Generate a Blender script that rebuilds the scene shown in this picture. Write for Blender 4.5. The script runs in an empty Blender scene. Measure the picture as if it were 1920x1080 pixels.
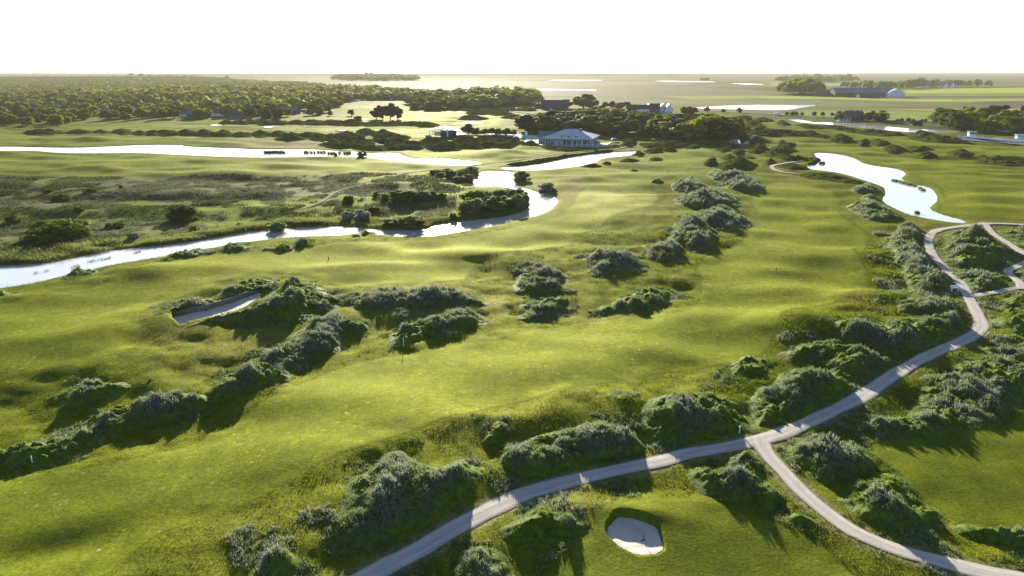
import bpy, math, random
import numpy as np
from mathutils import Vector

rng = np.random.default_rng(7)
random.seed(7)
scene = bpy.context.scene
COL = scene.collection
CAM_H, PITCH, FPX = 45.0, math.radians(17.44), 1280.0
SP, CP = math.sin(PITCH), math.cos(PITCH)
SUN_AZ, SUN_EL = math.radians(-6.3), math.radians(13.0)


def g(px, py, z=0.0):
    """photograph pixel -> point on the plane at height z"""
    u = (np.asarray(px, float) - 960) / FPX
    v = (540 - np.asarray(py, float)) / FPX
    t = (CAM_H - z) / np.maximum(SP - v * CP, 1e-4)
    return u * t, (CP + v * SP) * t


def mpp(py):
    v = (540 - py) / FPX
    return CAM_H / max(SP - v * CP, 1e-4) / FPX


def gp(pts, z=0.0):
    a = np.array(pts, float)
    x, y = g(a[:, 0], a[:, 1], z)
    return np.stack([x, y], 1)


def ss(a, b, x):
    t = np.clip((x - a) / (b - a), 0, 1)
    return t * t * (3 - 2 * t)


def hash2(ix, iy, seed):
    h = (ix.astype(np.int64) * 374761393 + iy.astype(np.int64) * 668265263 + seed * 974711) & 0x7FFFFFFF
    h = ((h ^ (h >> 13)) * 1274126177) & 0x7FFFFFFF
    h = ((h ^ (h >> 15)) * 1103515245) & 0x7FFFFFFF
    return ((h ^ (h >> 16)) & 0xFFFFFF) / float(0xFFFFFF)


def vn(x, y, seed=0):
    """smooth value noise, 0..1"""
    fx, fy = np.floor(x), np.floor(y)
    ix, iy = fx.astype(np.int64), fy.astype(np.int64)
    tx, ty = x - fx, y - fy
    tx = tx * tx * tx * (tx * (tx * 6 - 15) + 10)
    ty = ty * ty * ty * (ty * (ty * 6 - 15) + 10)
    a, b = hash2(ix, iy, seed), hash2(ix + 1, iy, seed)
    c, d = hash2(ix, iy + 1, seed), hash2(ix + 1, iy + 1, seed)
    return (a + (b - a) * tx) * (1 - ty) + (c + (d - c) * tx) * ty


def fbm(x, y, seed=0, octv=3):
    s, a, n = 0.0, 1.0, 0.0
    for i in range(octv):
        s = s + a * vn(x, y, seed + 17 * i)
        n += a
        a *= 0.5
        x, y = x * 2.03 + 11.3, y * 2.03 - 7.1
    return s / n


def worley(x, y, seed=0):
    """nearest-cell distance and the cell's random number"""
    ix, iy = np.floor(x).astype(np.int64), np.floor(y).astype(np.int64)
    best = np.full(x.shape, 9.0)
    val = np.zeros(x.shape)
    for di in (-1, 0, 1):
        for dj in (-1, 0, 1):
            cx, cy = ix + di, iy + dj
            d = np.hypot(cx + hash2(cx, cy, seed) - x, cy + hash2(cx, cy, seed + 5) - y)
            m = d < best
            best = np.where(m, d, best)
            val = np.where(m, hash2(cx, cy, seed + 9), val)
    return best, val


def sdf(poly, X, Y, pad=1e9):
    """signed distance to a closed polygon, negative inside"""
    P = np.asarray(poly, float)
    out = np.full(X.shape, 1e6)
    m = (X > P[:, 0].min() - pad) & (X < P[:, 0].max() + pad) & (Y > P[:, 1].min() - pad) & (Y < P[:, 1].max() + pad)
    if not m.any():
        return out
    x, y = X[m], Y[m]
    d2 = np.full(x.shape, 1e18)
    ins = np.zeros(x.shape, bool)
    for (ax, ay), (bx, by) in zip(P, np.roll(P, -1, 0)):
        ex, ey = bx - ax, by - ay
        t = np.clip(((x - ax) * ex + (y - ay) * ey) / max(ex * ex + ey * ey, 1e-9), 0, 1)
        d2 = np.minimum(d2, (x - ax - t * ex) ** 2 + (y - ay - t * ey) ** 2)
        c = (ay > y) != (by > y)
        if ey != 0:
            ins ^= c & (x < ax + (y - ay) * ex / ey)
    d = np.sqrt(d2)
    out[m] = np.where(ins, -d, d)
    return out


def linedist(line, X, Y, pad=60):
    P = np.asarray(line, float)
    out = np.full(X.shape, 1e6)
    m = (X > P[:, 0].min() - pad) & (X < P[:, 0].max() + pad) & (Y > P[:, 1].min() - pad) & (Y < P[:, 1].max() + pad)
    if not m.any():
        return out
    x, y = X[m], Y[m]
    d2 = np.full(x.shape, 1e18)
    for (ax, ay), (bx, by) in zip(P[:-1], P[1:]):
        ex, ey = bx - ax, by - ay
        t = np.clip(((x - ax) * ex + (y - ay) * ey) / max(ex * ex + ey * ey, 1e-9), 0, 1)
        d2 = np.minimum(d2, (x - ax - t * ex) ** 2 + (y - ay - t * ey) ** 2)
    out[m] = np.sqrt(d2)
    return out


def smooth_line(P, step=1.0, closed=False):
    """Catmull-Rom through the points"""
    P = np.asarray(P, float)
    n = len(P)
    out = []
    rngi = range(n) if closed else range(n - 1)
    for i in rngi:
        p0 = P[(i - 1) % n] if closed or i > 0 else 2 * P[0] - P[1]
        p1, p2 = P[i], P[(i + 1) % n]
        p3 = P[(i + 2) % n] if closed or i + 2 < n else 2 * P[-1] - P[-2]
        k = max(2, int(np.linalg.norm(p2 - p1) / step))
        k = min(k, 200)
        t = np.linspace(0, 1, k, endpoint=False)[:, None]
        out.append(0.5 * ((2 * p1) + (-p0 + p2) * t + (2 * p0 - 5 * p1 + 4 * p2 - p3) * t ** 2 + (-p0 + 3 * p1 - 3 * p2 + p3) * t ** 3))
    if not closed:
        out.append(P[-1:])
    return np.concatenate(out)


# ---------------------------------------------------------------- meshes
def np_mesh(name, verts, tris=None, quads=None, smooth=False, attrs=None, mat_index=None):
    me = bpy.data.meshes.new(name)
    verts = np.asarray(verts, np.float32)
    nt = 0 if tris is None else len(tris)
    nq = 0 if quads is None else len(quads)
    me.vertices.add(len(verts))
    me.vertices.foreach_set("co", verts.ravel())
    loops = []
    if nt:
        loops.append(np.asarray(tris, np.int32).ravel())
    if nq:
        loops.append(np.asarray(quads, np.int32).ravel())
    loops = np.concatenate(loops)
    me.loops.add(len(loops))
    me.loops.foreach_set("vertex_index", loops)
    me.polygons.add(nt + nq)
    st = np.concatenate([np.arange(nt) * 3, nt * 3 + np.arange(nq) * 4]).astype(np.int32)
    me.polygons.foreach_set("loop_start", st)
    me.polygons.foreach_set("use_smooth", np.full(nt + nq, smooth))
    if mat_index is not None:
        me.polygons.foreach_set("material_index", np.asarray(mat_index, np.int32))
    for k, a in (attrs or {}).items():
        a = np.asarray(a, np.float32)
        if a.ndim == 1:
            me.attributes.new(k, 'FLOAT', 'POINT').data.foreach_set("value", a)
        else:
            me.attributes.new(k, 'FLOAT_COLOR', 'POINT').data.foreach_set("color", a.ravel())
    me.update(calc_edges=True)
    me.validate()
    return me


def add(name, me, mats=(), parent=None, loc=(0, 0, 0), rz=0.0, scale=(1, 1, 1)):
    o = bpy.data.objects.new(name, me)
    COL.objects.link(o)
    if me is not None and mats:
        for m in (mats if isinstance(mats, (list, tuple)) else [mats]):
            if m.name not in [x.name for x in me.materials if x]:
                me.materials.append(m)
    o.location = loc
    o.rotation_euler = (0, 0, rz)
    o.scale = scale
    if parent is not None:
        o.parent = parent
    return o


def tag(o, label=None, cat=None, group=None, kind=None):
    if label:
        o["label"] = label
    if cat:
        o["category"] = cat
    if group:
        o["group"] = group
    if kind:
        o["kind"] = kind
    return o


def thing(name, label, cat, loc=(0, 0, 0), rz=0.0, group=None, scale=(1, 1, 1)):
    o = add(name, None, loc=loc, rz=rz, scale=scale)
    o.empty_display_size = 0.5
    return tag(o, label, cat, group)


class MB:
    """collects boxes, prisms, bars and loose faces into one mesh"""
    def __init__(self):
        self.v, self.f, self.mi = [], [], []

    def face(self, pts, mi=0):
        b = len(self.v)
        self.v += [tuple(p) for p in pts]
        self.f.append(tuple(range(b, b + len(pts))))
        self.mi.append(mi)

    def poly(self, verts, faces, mi=0):
        b = len(self.v)
        self.v += [tuple(p) for p in verts]
        for f in faces:
            self.f.append(tuple(b + i for i in f))
            self.mi.append(mi)

    def box(self, x0, x1, y0, y1, z0, z1, mi=0):
        v = [(x, y, z) for z in (z0, z1) for (x, y) in ((x0, y0), (x1, y0), (x1, y1), (x0, y1))]
        self.poly(v, [(3, 2, 1, 0), (4, 5, 6, 7), (0, 1, 5, 4), (1, 2, 6, 5), (2, 3, 7, 6), (3, 0, 4, 7)], mi)
        return self

    def bar(self, a, b, r, n=6, r2=None, mi=0):
        a, b = Vector(a), Vector(b)
        d = (b - a).normalized()
        s = d.orthogonal().normalized()
        t = d.cross(s)
        r2 = r if r2 is None else r2
        vs = []
        for p, rr in ((a, r), (b, r2)):
            for k in range(n):
                an = 2 * math.pi * k / n
                vs.append(tuple(p + s * (math.cos(an) * rr) + t * (math.sin(an) * rr)))
        fs = [(k, (k + 1) % n, n + (k + 1) % n, n + k) for k in range(n)]
        fs += [tuple(reversed(range(n))), tuple(range(n, 2 * n))]
        self.poly(vs, fs, mi)
        return self

    def gable(self, x0, x1, y0, y1, z0, z1, th=0.25, mi=0):
        """two roof slabs, ridge along x"""
        ym = (y0 + y1) / 2
        for ya in (y0, y1):
            a = [(x0, ya, z0), (x1, ya, z0), (x1, ym, z1), (x0, ym, z1)]
            b = [(p[0], p[1], p[2] + th) for p in a]
            v = a + b
            fs = [(0, 1, 2, 3), (7, 6, 5, 4), (0, 4, 5, 1), (1, 5, 6, 2), (2, 6, 7, 3), (3, 7, 4, 0)]
            if ya == y1:
                fs = [tuple(reversed(f)) for f in fs]
            self.poly(v, fs, mi)
        return self

    def gable_wall(self, x0, x1, y0, y1, z0, ze, zr, mi=0):
        """four walls with pointed ends, ridge along x"""
        ym = (y0 + y1) / 2
        v = [(x0, y0, z0), (x1, y0, z0), (x1, y1, z0), (x0, y1, z0),
             (x0, y0, ze), (x1, y0, ze), (x1, y1, ze), (x0, y1, ze), (x0, ym, zr), (x1, ym, zr)]
        self.poly(v, [(0, 1, 5, 4), (2, 3, 7, 6), (1, 2, 6, 9, 5), (3, 0, 4, 8, 7)], mi)
        return self

    def build(self, name, mats, parent=None, loc=(0, 0, 0), rz=0.0):
        me = bpy.data.meshes.new(name)
        me.from_pydata(self.v, [], self.f)
        mats = mats if isinstance(mats, (list, tuple)) else [mats]
        for m in mats:
            me.materials.append(m)
        me.polygons.foreach_set("material_index", self.mi)
        me.update()
        return add(name, me, (), parent, loc, rz)


# ---------------------------------------------------------------- materials
def nodes_of(name):
    m = bpy.data.materials.new(name)
    m.use_nodes = True
    nt = m.node_tree
    nt.nodes.clear()
    return m, nt, nt.nodes.new('ShaderNodeOutputMaterial')


class NT:
    def __init__(self, name):
        self.m, self.nt, self.out = nodes_of(name)

    def n(self, typ, **kw):
        nd = self.nt.nodes.new(typ)
        for k, v in kw.items():
            if k.startswith('i_'):
                nd.inputs[k[2:].replace('_', ' ')].default_value = v
            else:
                setattr(nd, k, v)
        return nd

    def l(self, a, b):
        self.nt.links.new(a, b)

    def attr(self, name):
        return self.n('ShaderNodeAttribute', attribute_name=name)

    def noise(self, scale, detail=3, rough=0.55, vec=None, dim='3D'):
        nd = self.n('ShaderNodeTexNoise', noise_dimensions=dim)
        nd.inputs['Scale'].default_value = scale
        nd.inputs['Detail'].default_value = detail
        nd.inputs['Roughness'].default_value = rough
        if vec is not None:
            self.l(vec, nd.inputs['Vector'])
        return nd

    def ramp(self, fac, stops):
        nd = self.n('ShaderNodeValToRGB')
        cr = nd.color_ramp
        while len(cr.elements) < len(stops):
            cr.elements.new(0.5)
        for e, (p, c) in zip(cr.elements, stops):
            e.position = p
            e.color = (*c, 1) if len(c) == 3 else c
        self.l(fac, nd.inputs['Fac'])
        return nd.outputs['Color']

    def mix(self, fac, a, b, blend='MIX'):
        nd = self.n('ShaderNodeMix', data_type='RGBA', blend_type=blend)
        for s, v in ((nd.inputs[0], fac), (nd.inputs[6], a), (nd.inputs[7], b)):
            if isinstance(v, (int, float)):
                s.default_value = v
            elif isinstance(v, tuple):
                s.default_value = (*v, 1)
            else:
                self.l(v, s)
        return nd.outputs[2]

    def math(self, op, a, b=0.0, c=None, clamp=False):
        nd = self.n('ShaderNodeMath', operation=op, use_clamp=clamp)
        for i, v in enumerate((a, b) if c is None else (a, b, c)):
            if isinstance(v, (int, float)):
                nd.inputs[i].default_value = v
            else:
                self.l(v, nd.inputs[i])
        return nd.outputs[0]

    def mapr(self, v, a, b, c=0.0, d=1.0, smooth=True):
        nd = self.n('ShaderNodeMapRange')
        nd.interpolation_type = 'SMOOTHSTEP' if smooth else 'LINEAR'
        self.l(v, nd.inputs['Value'])
        for k, x in (('From Min', a), ('From Max', b), ('To Min', c), ('To Max', d)):
            nd.inputs[k].default_value = x
        return nd.outputs['Result']

    def bump(self, h, strength=0.5, dist=0.1, normal=None):
        nd = self.n('ShaderNodeBump')
        nd.inputs['Strength'].default_value = strength
        nd.inputs['Distance'].default_value = dist
        self.l(h, nd.inputs['Height'])
        if normal is not None:
            self.l(normal, nd.inputs['Normal'])
        return nd.outputs['Normal']

    def pos(self):
        return self.n('ShaderNodeNewGeometry').outputs['Position']

    def principled(self, color, rough=0.7, spec=0.3, normal=None, metal=0.0):
        p = self.n('ShaderNodeBsdfPrincipled')
        for k, v in (('Base Color', color), ('Roughness', rough), ('Specular IOR Level', spec), ('Metallic', metal)):
            if isinstance(v, tuple):
                p.inputs[k].default_value = (*v, 1)
            elif isinstance(v, (int, float)):
                p.inputs[k].default_value = v
            else:
                self.l(v, p.inputs[k])
        if normal is not None:
            self.l(normal, p.inputs['Normal'])
        return p

    def done(self, shader):
        self.l(shader, self.out.inputs['Surface'])
        return self.m


def plain(name, color, rough=0.6, spec=0.3, var=0.12, scale=3.0, metal=0.0):
    """a painted or natural surface with a little weathering"""
    t = NT(name)
    co = t.n('ShaderNodeTexCoord').outputs['Object']
    n1 = t.noise(scale, 4, 0.6, co)
    dark = tuple(c * (1 - var) for c in color)
    light = tuple(min(1, c * (1 + var)) for c in color)
    c = t.ramp(n1.outputs['Fac'], [(0.3, dark), (0.7, light)])
    return t.done(t.principled(c, rough, spec, None, metal).outputs[0])


def leafy(name, dark, light, trans=0.4, grey=None, spec=0.02):
    """leaf or blade: diffuse front plus light let through"""
    t = NT(name)
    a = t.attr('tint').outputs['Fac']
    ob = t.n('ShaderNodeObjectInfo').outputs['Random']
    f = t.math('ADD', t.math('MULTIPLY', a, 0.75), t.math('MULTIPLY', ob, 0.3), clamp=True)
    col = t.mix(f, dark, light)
    if grey is not None:
        col = t.mix(t.attr('grey').outputs['Fac'], col, grey)
    p = t.principled(col, 0.75, spec)
    tr = t.n('ShaderNodeBsdfTranslucent')
    hs = t.n('ShaderNodeHueSaturation')
    hs.inputs['Saturation'].default_value = 1.1
    hs.inputs['Value'].default_value = 1.3
    t.l(col, hs.inputs['Color'])
    t.l(hs.outputs[0], tr.inputs['Color'])
    mx = t.n('ShaderNodeMixShader')
    mx.inputs[0].default_value = trans
    t.l(p.outputs[0], mx.inputs[1])
    t.l(tr.outputs[0], mx.inputs[2])
    return t.done(mx.outputs[0])
# ---------------------------------------------------------------- the lie of the land
WL = -0.3   # water level
WATER = {
    'long_river': [(-260, 276), (0, 275), (60, 276), (133, 277), (200, 275), (267, 272), (333, 272), (355, 275), (433, 278), (493, 280), (567, 280), (640, 283), (690, 287), (740, 287), (757, 293), (773, 297), (830, 298), (880, 302), (902, 305), (880, 310), (807, 307), (740, 302), (697, 296), (633, 293), (567, 294), (500, 295), (433, 294), (333, 290), (267, 287), (133, 287), (67, 283), (0, 283), (-260, 286)],
    'clubhouse_pond': [(940, 315), (980, 311), (1023, 305), (1073, 294), (1123, 288), (1190, 284), (1200, 286), (1173, 292), (1130, 297), (1113, 305), (1073, 313), (1007, 319), (957, 318)],
    'winding_river': [(905, 322), (930, 321), (963, 324), (960, 338), (980, 350), (1003, 360), (1033, 367), (1046, 376), (1040, 385), (1028, 395), (1003, 405), (965, 413), (935, 421), (875, 432), (820, 440), (770, 444), (715, 440), (685, 436), (640, 441), (580, 443), (520, 447), (440, 457), (330, 477), (240, 491), (160, 507), (60, 531), (0, 540), (-100, 562), (-260, 590), (-260, 528), (-100, 506), (0, 499), (60, 496), (120, 488), (170, 477), (210, 470), (300, 461), (380, 450), (460, 436), (530, 429), (565, 427), (640, 425), (700, 430), (750, 433), (800, 430), (818, 421), (855, 417), (900, 412), (940, 408), (970, 400), (992, 388), (990, 370), (972, 356), (930, 349), (886, 349), (892, 335)],
    'fairway_pond': [(1528, 288), (1547, 287), (1573, 290), (1600, 297), (1620, 307), (1647, 312), (1680, 317), (1697, 325), (1690, 335), (1705, 344), (1743, 353), (1757, 373), (1743, 390), (1763, 402), (1812, 416), (1780, 416), (1713, 404), (1680, 391), (1657, 378), (1660, 363), (1655, 350), (1613, 335), (1590, 328), (1563, 322), (1520, 317), (1517, 310), (1537, 303)],
    'canal': [(1480, 224), (1503, 225), (1525, 229), (1547, 229), (1613, 233), (1713, 241), (1785, 245), (1772, 250), (1680, 246), (1580, 236), (1530, 232), (1500, 229)],
    'lake': [(1307, 202), (1350, 199), (1413, 197), (1470, 197), (1527, 197), (1500, 202), (1463, 206), (1397, 205), (1340, 204)],
    'weir_pool': [(1353, 267), (1368, 264), (1378, 260), (1386, 262), (1391, 268), (1375, 270)],
    'marsh_pool': [(1400, 246), (1412, 245), (1414, 249), (1402, 250)],
    'far_pool_one': [(1030, 150.6), (1060, 150), (1120, 150.2), (1122, 151.2), (1070, 151.4)],
    'far_pool_two': [(960, 166.2), (1000, 166.4), (1060, 167.6), (1110, 168.2), (1110, 169.2), (1040, 169), (960, 167.4)],
    'far_pool_three': [(1228, 151.6), (1280, 152), (1334, 153.4), (1330, 154), (1260, 152.9)],
    'far_pool_four': [(1372, 156.6), (1410, 157), (1432, 158.2), (1400, 158.2)],
    'far_pool_five': [(783, 161), (800, 160.5), (816, 162.5), (800, 163.5)],
}
WATERP = {k: smooth_line(gp(v, WL), 4.0, True) for k, v in WATER.items()}
WATER_NEAR = ('long_river', 'clubhouse_pond', 'winding_river', 'fairway_pond', 'canal')

PATHS = [  # name, pixels along the middle, half width m
    ('gravel_track', [(560, 1150), (640, 1108), (700, 1077), (780, 1037), (840, 1000), (907, 965), (973, 933), (1040, 912), (1107, 895), (1173, 880), (1240, 866), (1285, 853), (1347, 843), (1400, 832), (1440, 822), (1480, 808), (1547, 778), (1613, 745), (1680, 701), (1747, 665), (1797, 644), (1827, 628), (1839, 610), (1833, 590), (1823, 570), (1813, 550), (1800, 527), (1777, 506), (1753, 483), (1742, 463), (1742, 445), (1757, 433), (1790, 427), (1830, 422), (1850, 419)], 1.75),
    ('gravel_branch', [(1424, 824), (1432, 843), (1447, 863), (1470, 887), (1497, 917), (1530, 947), (1563, 973), (1597, 997), (1647, 1020), (1697, 1038), (1747, 1051), (1813, 1068), (1863, 1079), (1940, 1092), (2060, 1110)], 1.55),
    ('link_path', [(1824, 556), (1844, 551), (1873, 546), (1905, 539), (1930, 540), (1990, 546)], 1.35),
    ('loop_path', [(1914, 538), (1912, 529), (1898, 517), (1889, 508), (1905, 500), (1930, 490), (1990, 474)], 1.4),
    ('diagonal_path', [(1846, 420), (1864, 440), (1888, 455), (1909, 469), (1930, 482), (1990, 520)], 1.5),
    ('lakeside_path', [(1845, 421), (1870, 420), (1920, 421), (2010, 424)], 1.6),
    ('clubhouse_path', [(738, 332), (757, 327), (790, 322), (827, 318), (873, 313), (907, 308), (973, 300), (1023, 293), (1057, 288.5), (1105, 284), (1157, 280), (1176, 274), (1165, 268)], 1.15),
    ('dirt_trail', [(563, 393), (600, 380), (633, 360), (665, 350), (700, 345)], 0.55),
    ('sandy_loop', [(1516, 300), (1487, 304), (1467, 307), (1449, 311), (1450, 317), (1467, 323), (1493, 326)], 1.2),
    ('dune_path', [(1425, 250), (1412, 257), (1402, 266), (1398, 272)], 2.0),
    ('ridge_path', [(575, 259), (600, 264), (620, 269)], 1.4),
    ('back_path', [(925, 205), (950, 208), (980, 212), (1000, 214)], 2.0),
    ('hollow_path', [(698, 262), (700, 268), (712, 272), (735, 273)], 2.2),
]
PATHW = []
for nm, pts, hw in PATHS:
    hw *= 0.72 if np.hypot(*g(*pts[0])) < 330 or nm == 'gravel_track' else 0.9
    PATHW.append((nm, smooth_line(gp(pts), 1.2), hw))
PATHD = [(nm, np.concatenate([L[::4], L[-1:]]), hw) for nm, L, hw in PATHW]

FAIR = [
    [(-260, 800), (-260, 640), (0, 578), (170, 545), (280, 505), (390, 480), (520, 470), (640, 457), (800, 449), (900, 440), (1000, 420), (1060, 400), (1085, 365), (1110, 340), (1100, 310), (1200, 290), (1310, 271), (1335, 290), (1300, 310), (1270, 328), (1220, 345), (1235, 370), (1225, 385), (1190, 395), (1150, 405), (1120, 425), (1080, 445), (1060, 460), (1000, 470), (900, 490), (870, 520), (760, 535), (650, 540), (560, 520), (480, 513), (400, 538), (330, 560), (280, 585), (262, 612), (270, 640), (235, 665), (150, 690), (0, 715)],
    [(-260, 1000), (0, 895), (150, 880), (330, 840), (430, 800), (520, 745), (600, 705), (700, 672), (850, 655), (950, 640), (1010, 615), (1080, 600), (1180, 590), (1290, 575), (1320, 540), (1310, 500), (1330, 475), (1390, 455), (1405, 430), (1420, 400), (1410, 370), (1430, 350), (1460, 340), (1500, 345), (1560, 360), (1575, 380), (1570, 400), (1600, 420), (1630, 440), (1620, 460), (1595, 470), (1610, 490), (1632, 520), (1620, 545), (1560, 570), (1500, 580), (1470, 590), (1450, 640), (1430, 660), (1370, 685), (1250, 700), (1150, 725), (1000, 755), (900, 785), (780, 820), (640, 870), (560, 910), (430, 965), (300, 1010), (200, 1090), (0, 1200), (-260, 1300)],
    [(1720, 330), (1800, 320), (1920, 328), (2050, 338), (2050, 415), (1920, 410), (1780, 402), (1762, 392), (1772, 365), (1752, 345)],
    [(1425, 231), (1480, 229), (1550, 238), (1650, 250), (1800, 270), (1950, 281), (1950, 296), (1850, 290), (1750, 272), (1620, 256), (1520, 243)],
    [(1445, 259), (1550, 268), (1640, 284), (1700, 294), (1800, 305), (1920, 324), (1800, 319), (1700, 315), (1640, 305), (1580, 286), (1500, 275)],
    [(-200, 292), (200, 292), (480, 302), (640, 300), (740, 310), (600, 322), (400, 325), (200, 330), (0, 325), (-200, 322)],
    [(-200, 250), (0, 249), (100, 256), (300, 258), (480, 262), (400, 272), (270, 269), (100, 272), (-200, 272)],
    [(130, 241), (300, 232), (500, 239), (700, 240), (810, 243), (760, 250), (600, 247), (400, 245), (200, 246)],
    [(770, 290), (830, 285), (930, 277), (1010, 280), (1030, 290), (950, 300), (850, 303), (790, 297)],
    [(740, 220), (830, 205), (880, 208), (930, 215), (940, 226), (820, 232), (700, 228)],
    [(520, 226), (620, 222), (700, 224), (690, 231), (560, 229)],
    [(1640, 830), (1800, 812), (1900, 792), (1990, 740), (2100, 760), (2100, 985), (1940, 982), (1800, 975), (1740, 930), (1680, 870)],
    [(1110, 965), (1280, 932), (1400, 962), (1500, 1000), (1600, 1075), (1600, 1180), (1000, 1180), (985, 1090), (1070, 1040)],
    [(1330, 262), (1300, 275), (1240, 283), (1255, 272), (1290, 262)],
]
FAIRW = [smooth_line(gp(p), 9.0, True) for p in FAIR]
GREENS = [  # shorter, paler turf
    [(1085, 395), (1100, 365), (1150, 350), (1205, 355), (1236, 370), (1225, 385), (1190, 395), (1120, 412)],
    [(1330, 265), (1310, 273), (1240, 283), (1250, 274), (1290, 266)],
    [(1490, 290), (1540, 288), (1530, 291), (1480, 293)],
]
GREENW = [smooth_line(gp(p), 3.0, True) for p in GREENS]
HEATH = [[(-260, 322), (0, 326), (200, 332), (400, 328), (560, 330), (720, 325), (760, 330), (890, 335), (985, 350), (1000, 372), (985, 395), (930, 405), (830, 418), (640, 424), (460, 434), (300, 460), (170, 476), (0, 498), (-260, 526)]]
HEATHW = [smooth_line(gp(p), 6.0, True) for p in HEATH]
DRYP = [[(650, 540), (800, 535), (960, 545), (1080, 560), (1000, 585), (900, 600), (740, 600), (660, 590)],
        [(1060, 335), (1110, 325), (1100, 380), (1060, 400), (1040, 370)],
        [(430, 262), (560, 260), (700, 275), (560, 281), (430, 276)],
        [(1640, 850), (1700, 900), (1760, 960), (1720, 965), (1650, 900)]]
DRYW = [gp(p) for p in DRYP]
# the two kept bunkers
B_POT = gp([(1142, 997), (1153, 980), (1173, 975), (1207, 983), (1231, 996), (1236, 1013), (1241, 1034), (1221, 1041), (1187, 1039), (1160, 1024), (1144, 1008)], -0.38)
B_LONG = gp([(325, 596), (328, 593.5), (367, 587), (400, 579.5), (440, 567.5), (472, 554.5), (491, 549), (488, 556), (462, 575), (425, 592), (400, 602), (365, 611), (347, 618), (338, 618), (326, 609)], -0.1)
B_POTS = smooth_line(B_POT, 0.4, True)
B_POTS = B_POTS + np.random.default_rng(9).normal(0, 0.05, B_POTS.shape)
B_LONGS = B_LONG

BUMPS = [  # px, py, length m, width m, height m, turn deg
    (1520, 490, 8, 4.2, 0.62, 8), (1475, 508, 7, 3.6, 0.55, -18), (1430, 500, 12, 5, 0.35, -5), (1560, 470, 14, 5, 0.4, 5), (1450, 440, 16, 6, 0.4, 0),
    (85, 1030, 6, 3, -0.9, 15), (430, 850, 18, 5, 0.6, 20), (540, 880, 14, 5, 0.5, 20), (960, 700, 16, 6, 0.5, 12), (780, 760, 20, 6, 0.5, 15),
    (1130, 770, 14, 5, 0.6, 10), (1480, 600, 8, 6, 0.8, 30), (1530, 610, 10, 5, 0.7, 10), (1220, 470, 10, 5, 0.6, 0), (1120, 440, 12, 5, 0.7, 0),
    (1130, 350, 20, 8, 0.8, 0), (880, 480, 14, 6, 0.7, 8), (720, 498, 10, 4, 0.7, 5), (660, 505, 12, 4, 0.5, 5), (820, 500, 14, 5, 0.5, 5), (700, 545, 16, 4, 0.6, 2),
    (250, 620, 14, 5, 0.6, 20), (290, 590, 8, 5, 0.5, 30), (150, 560, 20, 6, 0.6, 15), (60, 650, 18, 6, 0.5, 15), (200, 690, 18, 6, 0.6, 15), (330, 510, 16, 5, 0.6, 10),
    (1150, 400, 20, 7, -0.5, 5), (1200, 330, 25, 8, 0.9, 0), (1080, 420, 9, 5, 0.6, 20), (1000, 440, 14, 6, 0.4, 10), (1180, 640, 14, 6, 0.4, 10), (1340, 620, 14, 6, 0.45, 0),
    (1300, 640, 10, 5, -0.4, 0), (980, 640, 12, 5, 0.5, 10), (1850, 345, 26, 8, 0.8, 0), (1800, 370, 18, 8, 0.7, 0), (1880, 390, 26, 9, 0.8, 0), (1700, 310, 25, 10, 0.8, 0),
    (1250, 960, 8, 4, 0.35, 0), (1350, 1000, 10, 5, 0.4, 0), (1820, 880, 12, 6, 0.5, 0), (640, 960, 12, 5, 0.5, 30), (560, 1000, 12, 5, 0.5, 25), (250, 950, 14, 5, 0.5, 20),
    (1195, 966, 4.5, 1.4, 0.3, -12), (940, 800, 14, 4, 0.5, 5), (1200, 760, 10, 4, 0.5, 0), (1650, 560, 10, 5, 0.7, 0), (1640, 480, 10, 6, 0.8, 40), (420, 300, 50, 10, 0.9, 0), (200, 305, 40, 9, 0.8, 0), (560, 312, 40, 9, 0.9, 0),
    (930, 290, 22, 14, 1.6, 0), (860, 293, 20, 10, 0.9, 0), (250, 262, 60, 14, 1.2, 0), (80, 262, 60, 14, 1.2, 0), (400, 240, 60, 14, 1.2, 0), (820, 212, 40, 20, 2.5, 0), (880, 220, 40, 18, 1.8, 0),
]
HILLS = [(190, 152, 700, 900, 17), (60, 150, 700, 900, 14), (400, 152, 500, 900, 11), (690, 149, 420, 600, 13), (745, 149, 300, 500, 10), (690, 206, 60, 60, 3), (660, 195, 90, 90, 4), (1395, 236, 50, 60, 0.8)]


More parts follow.
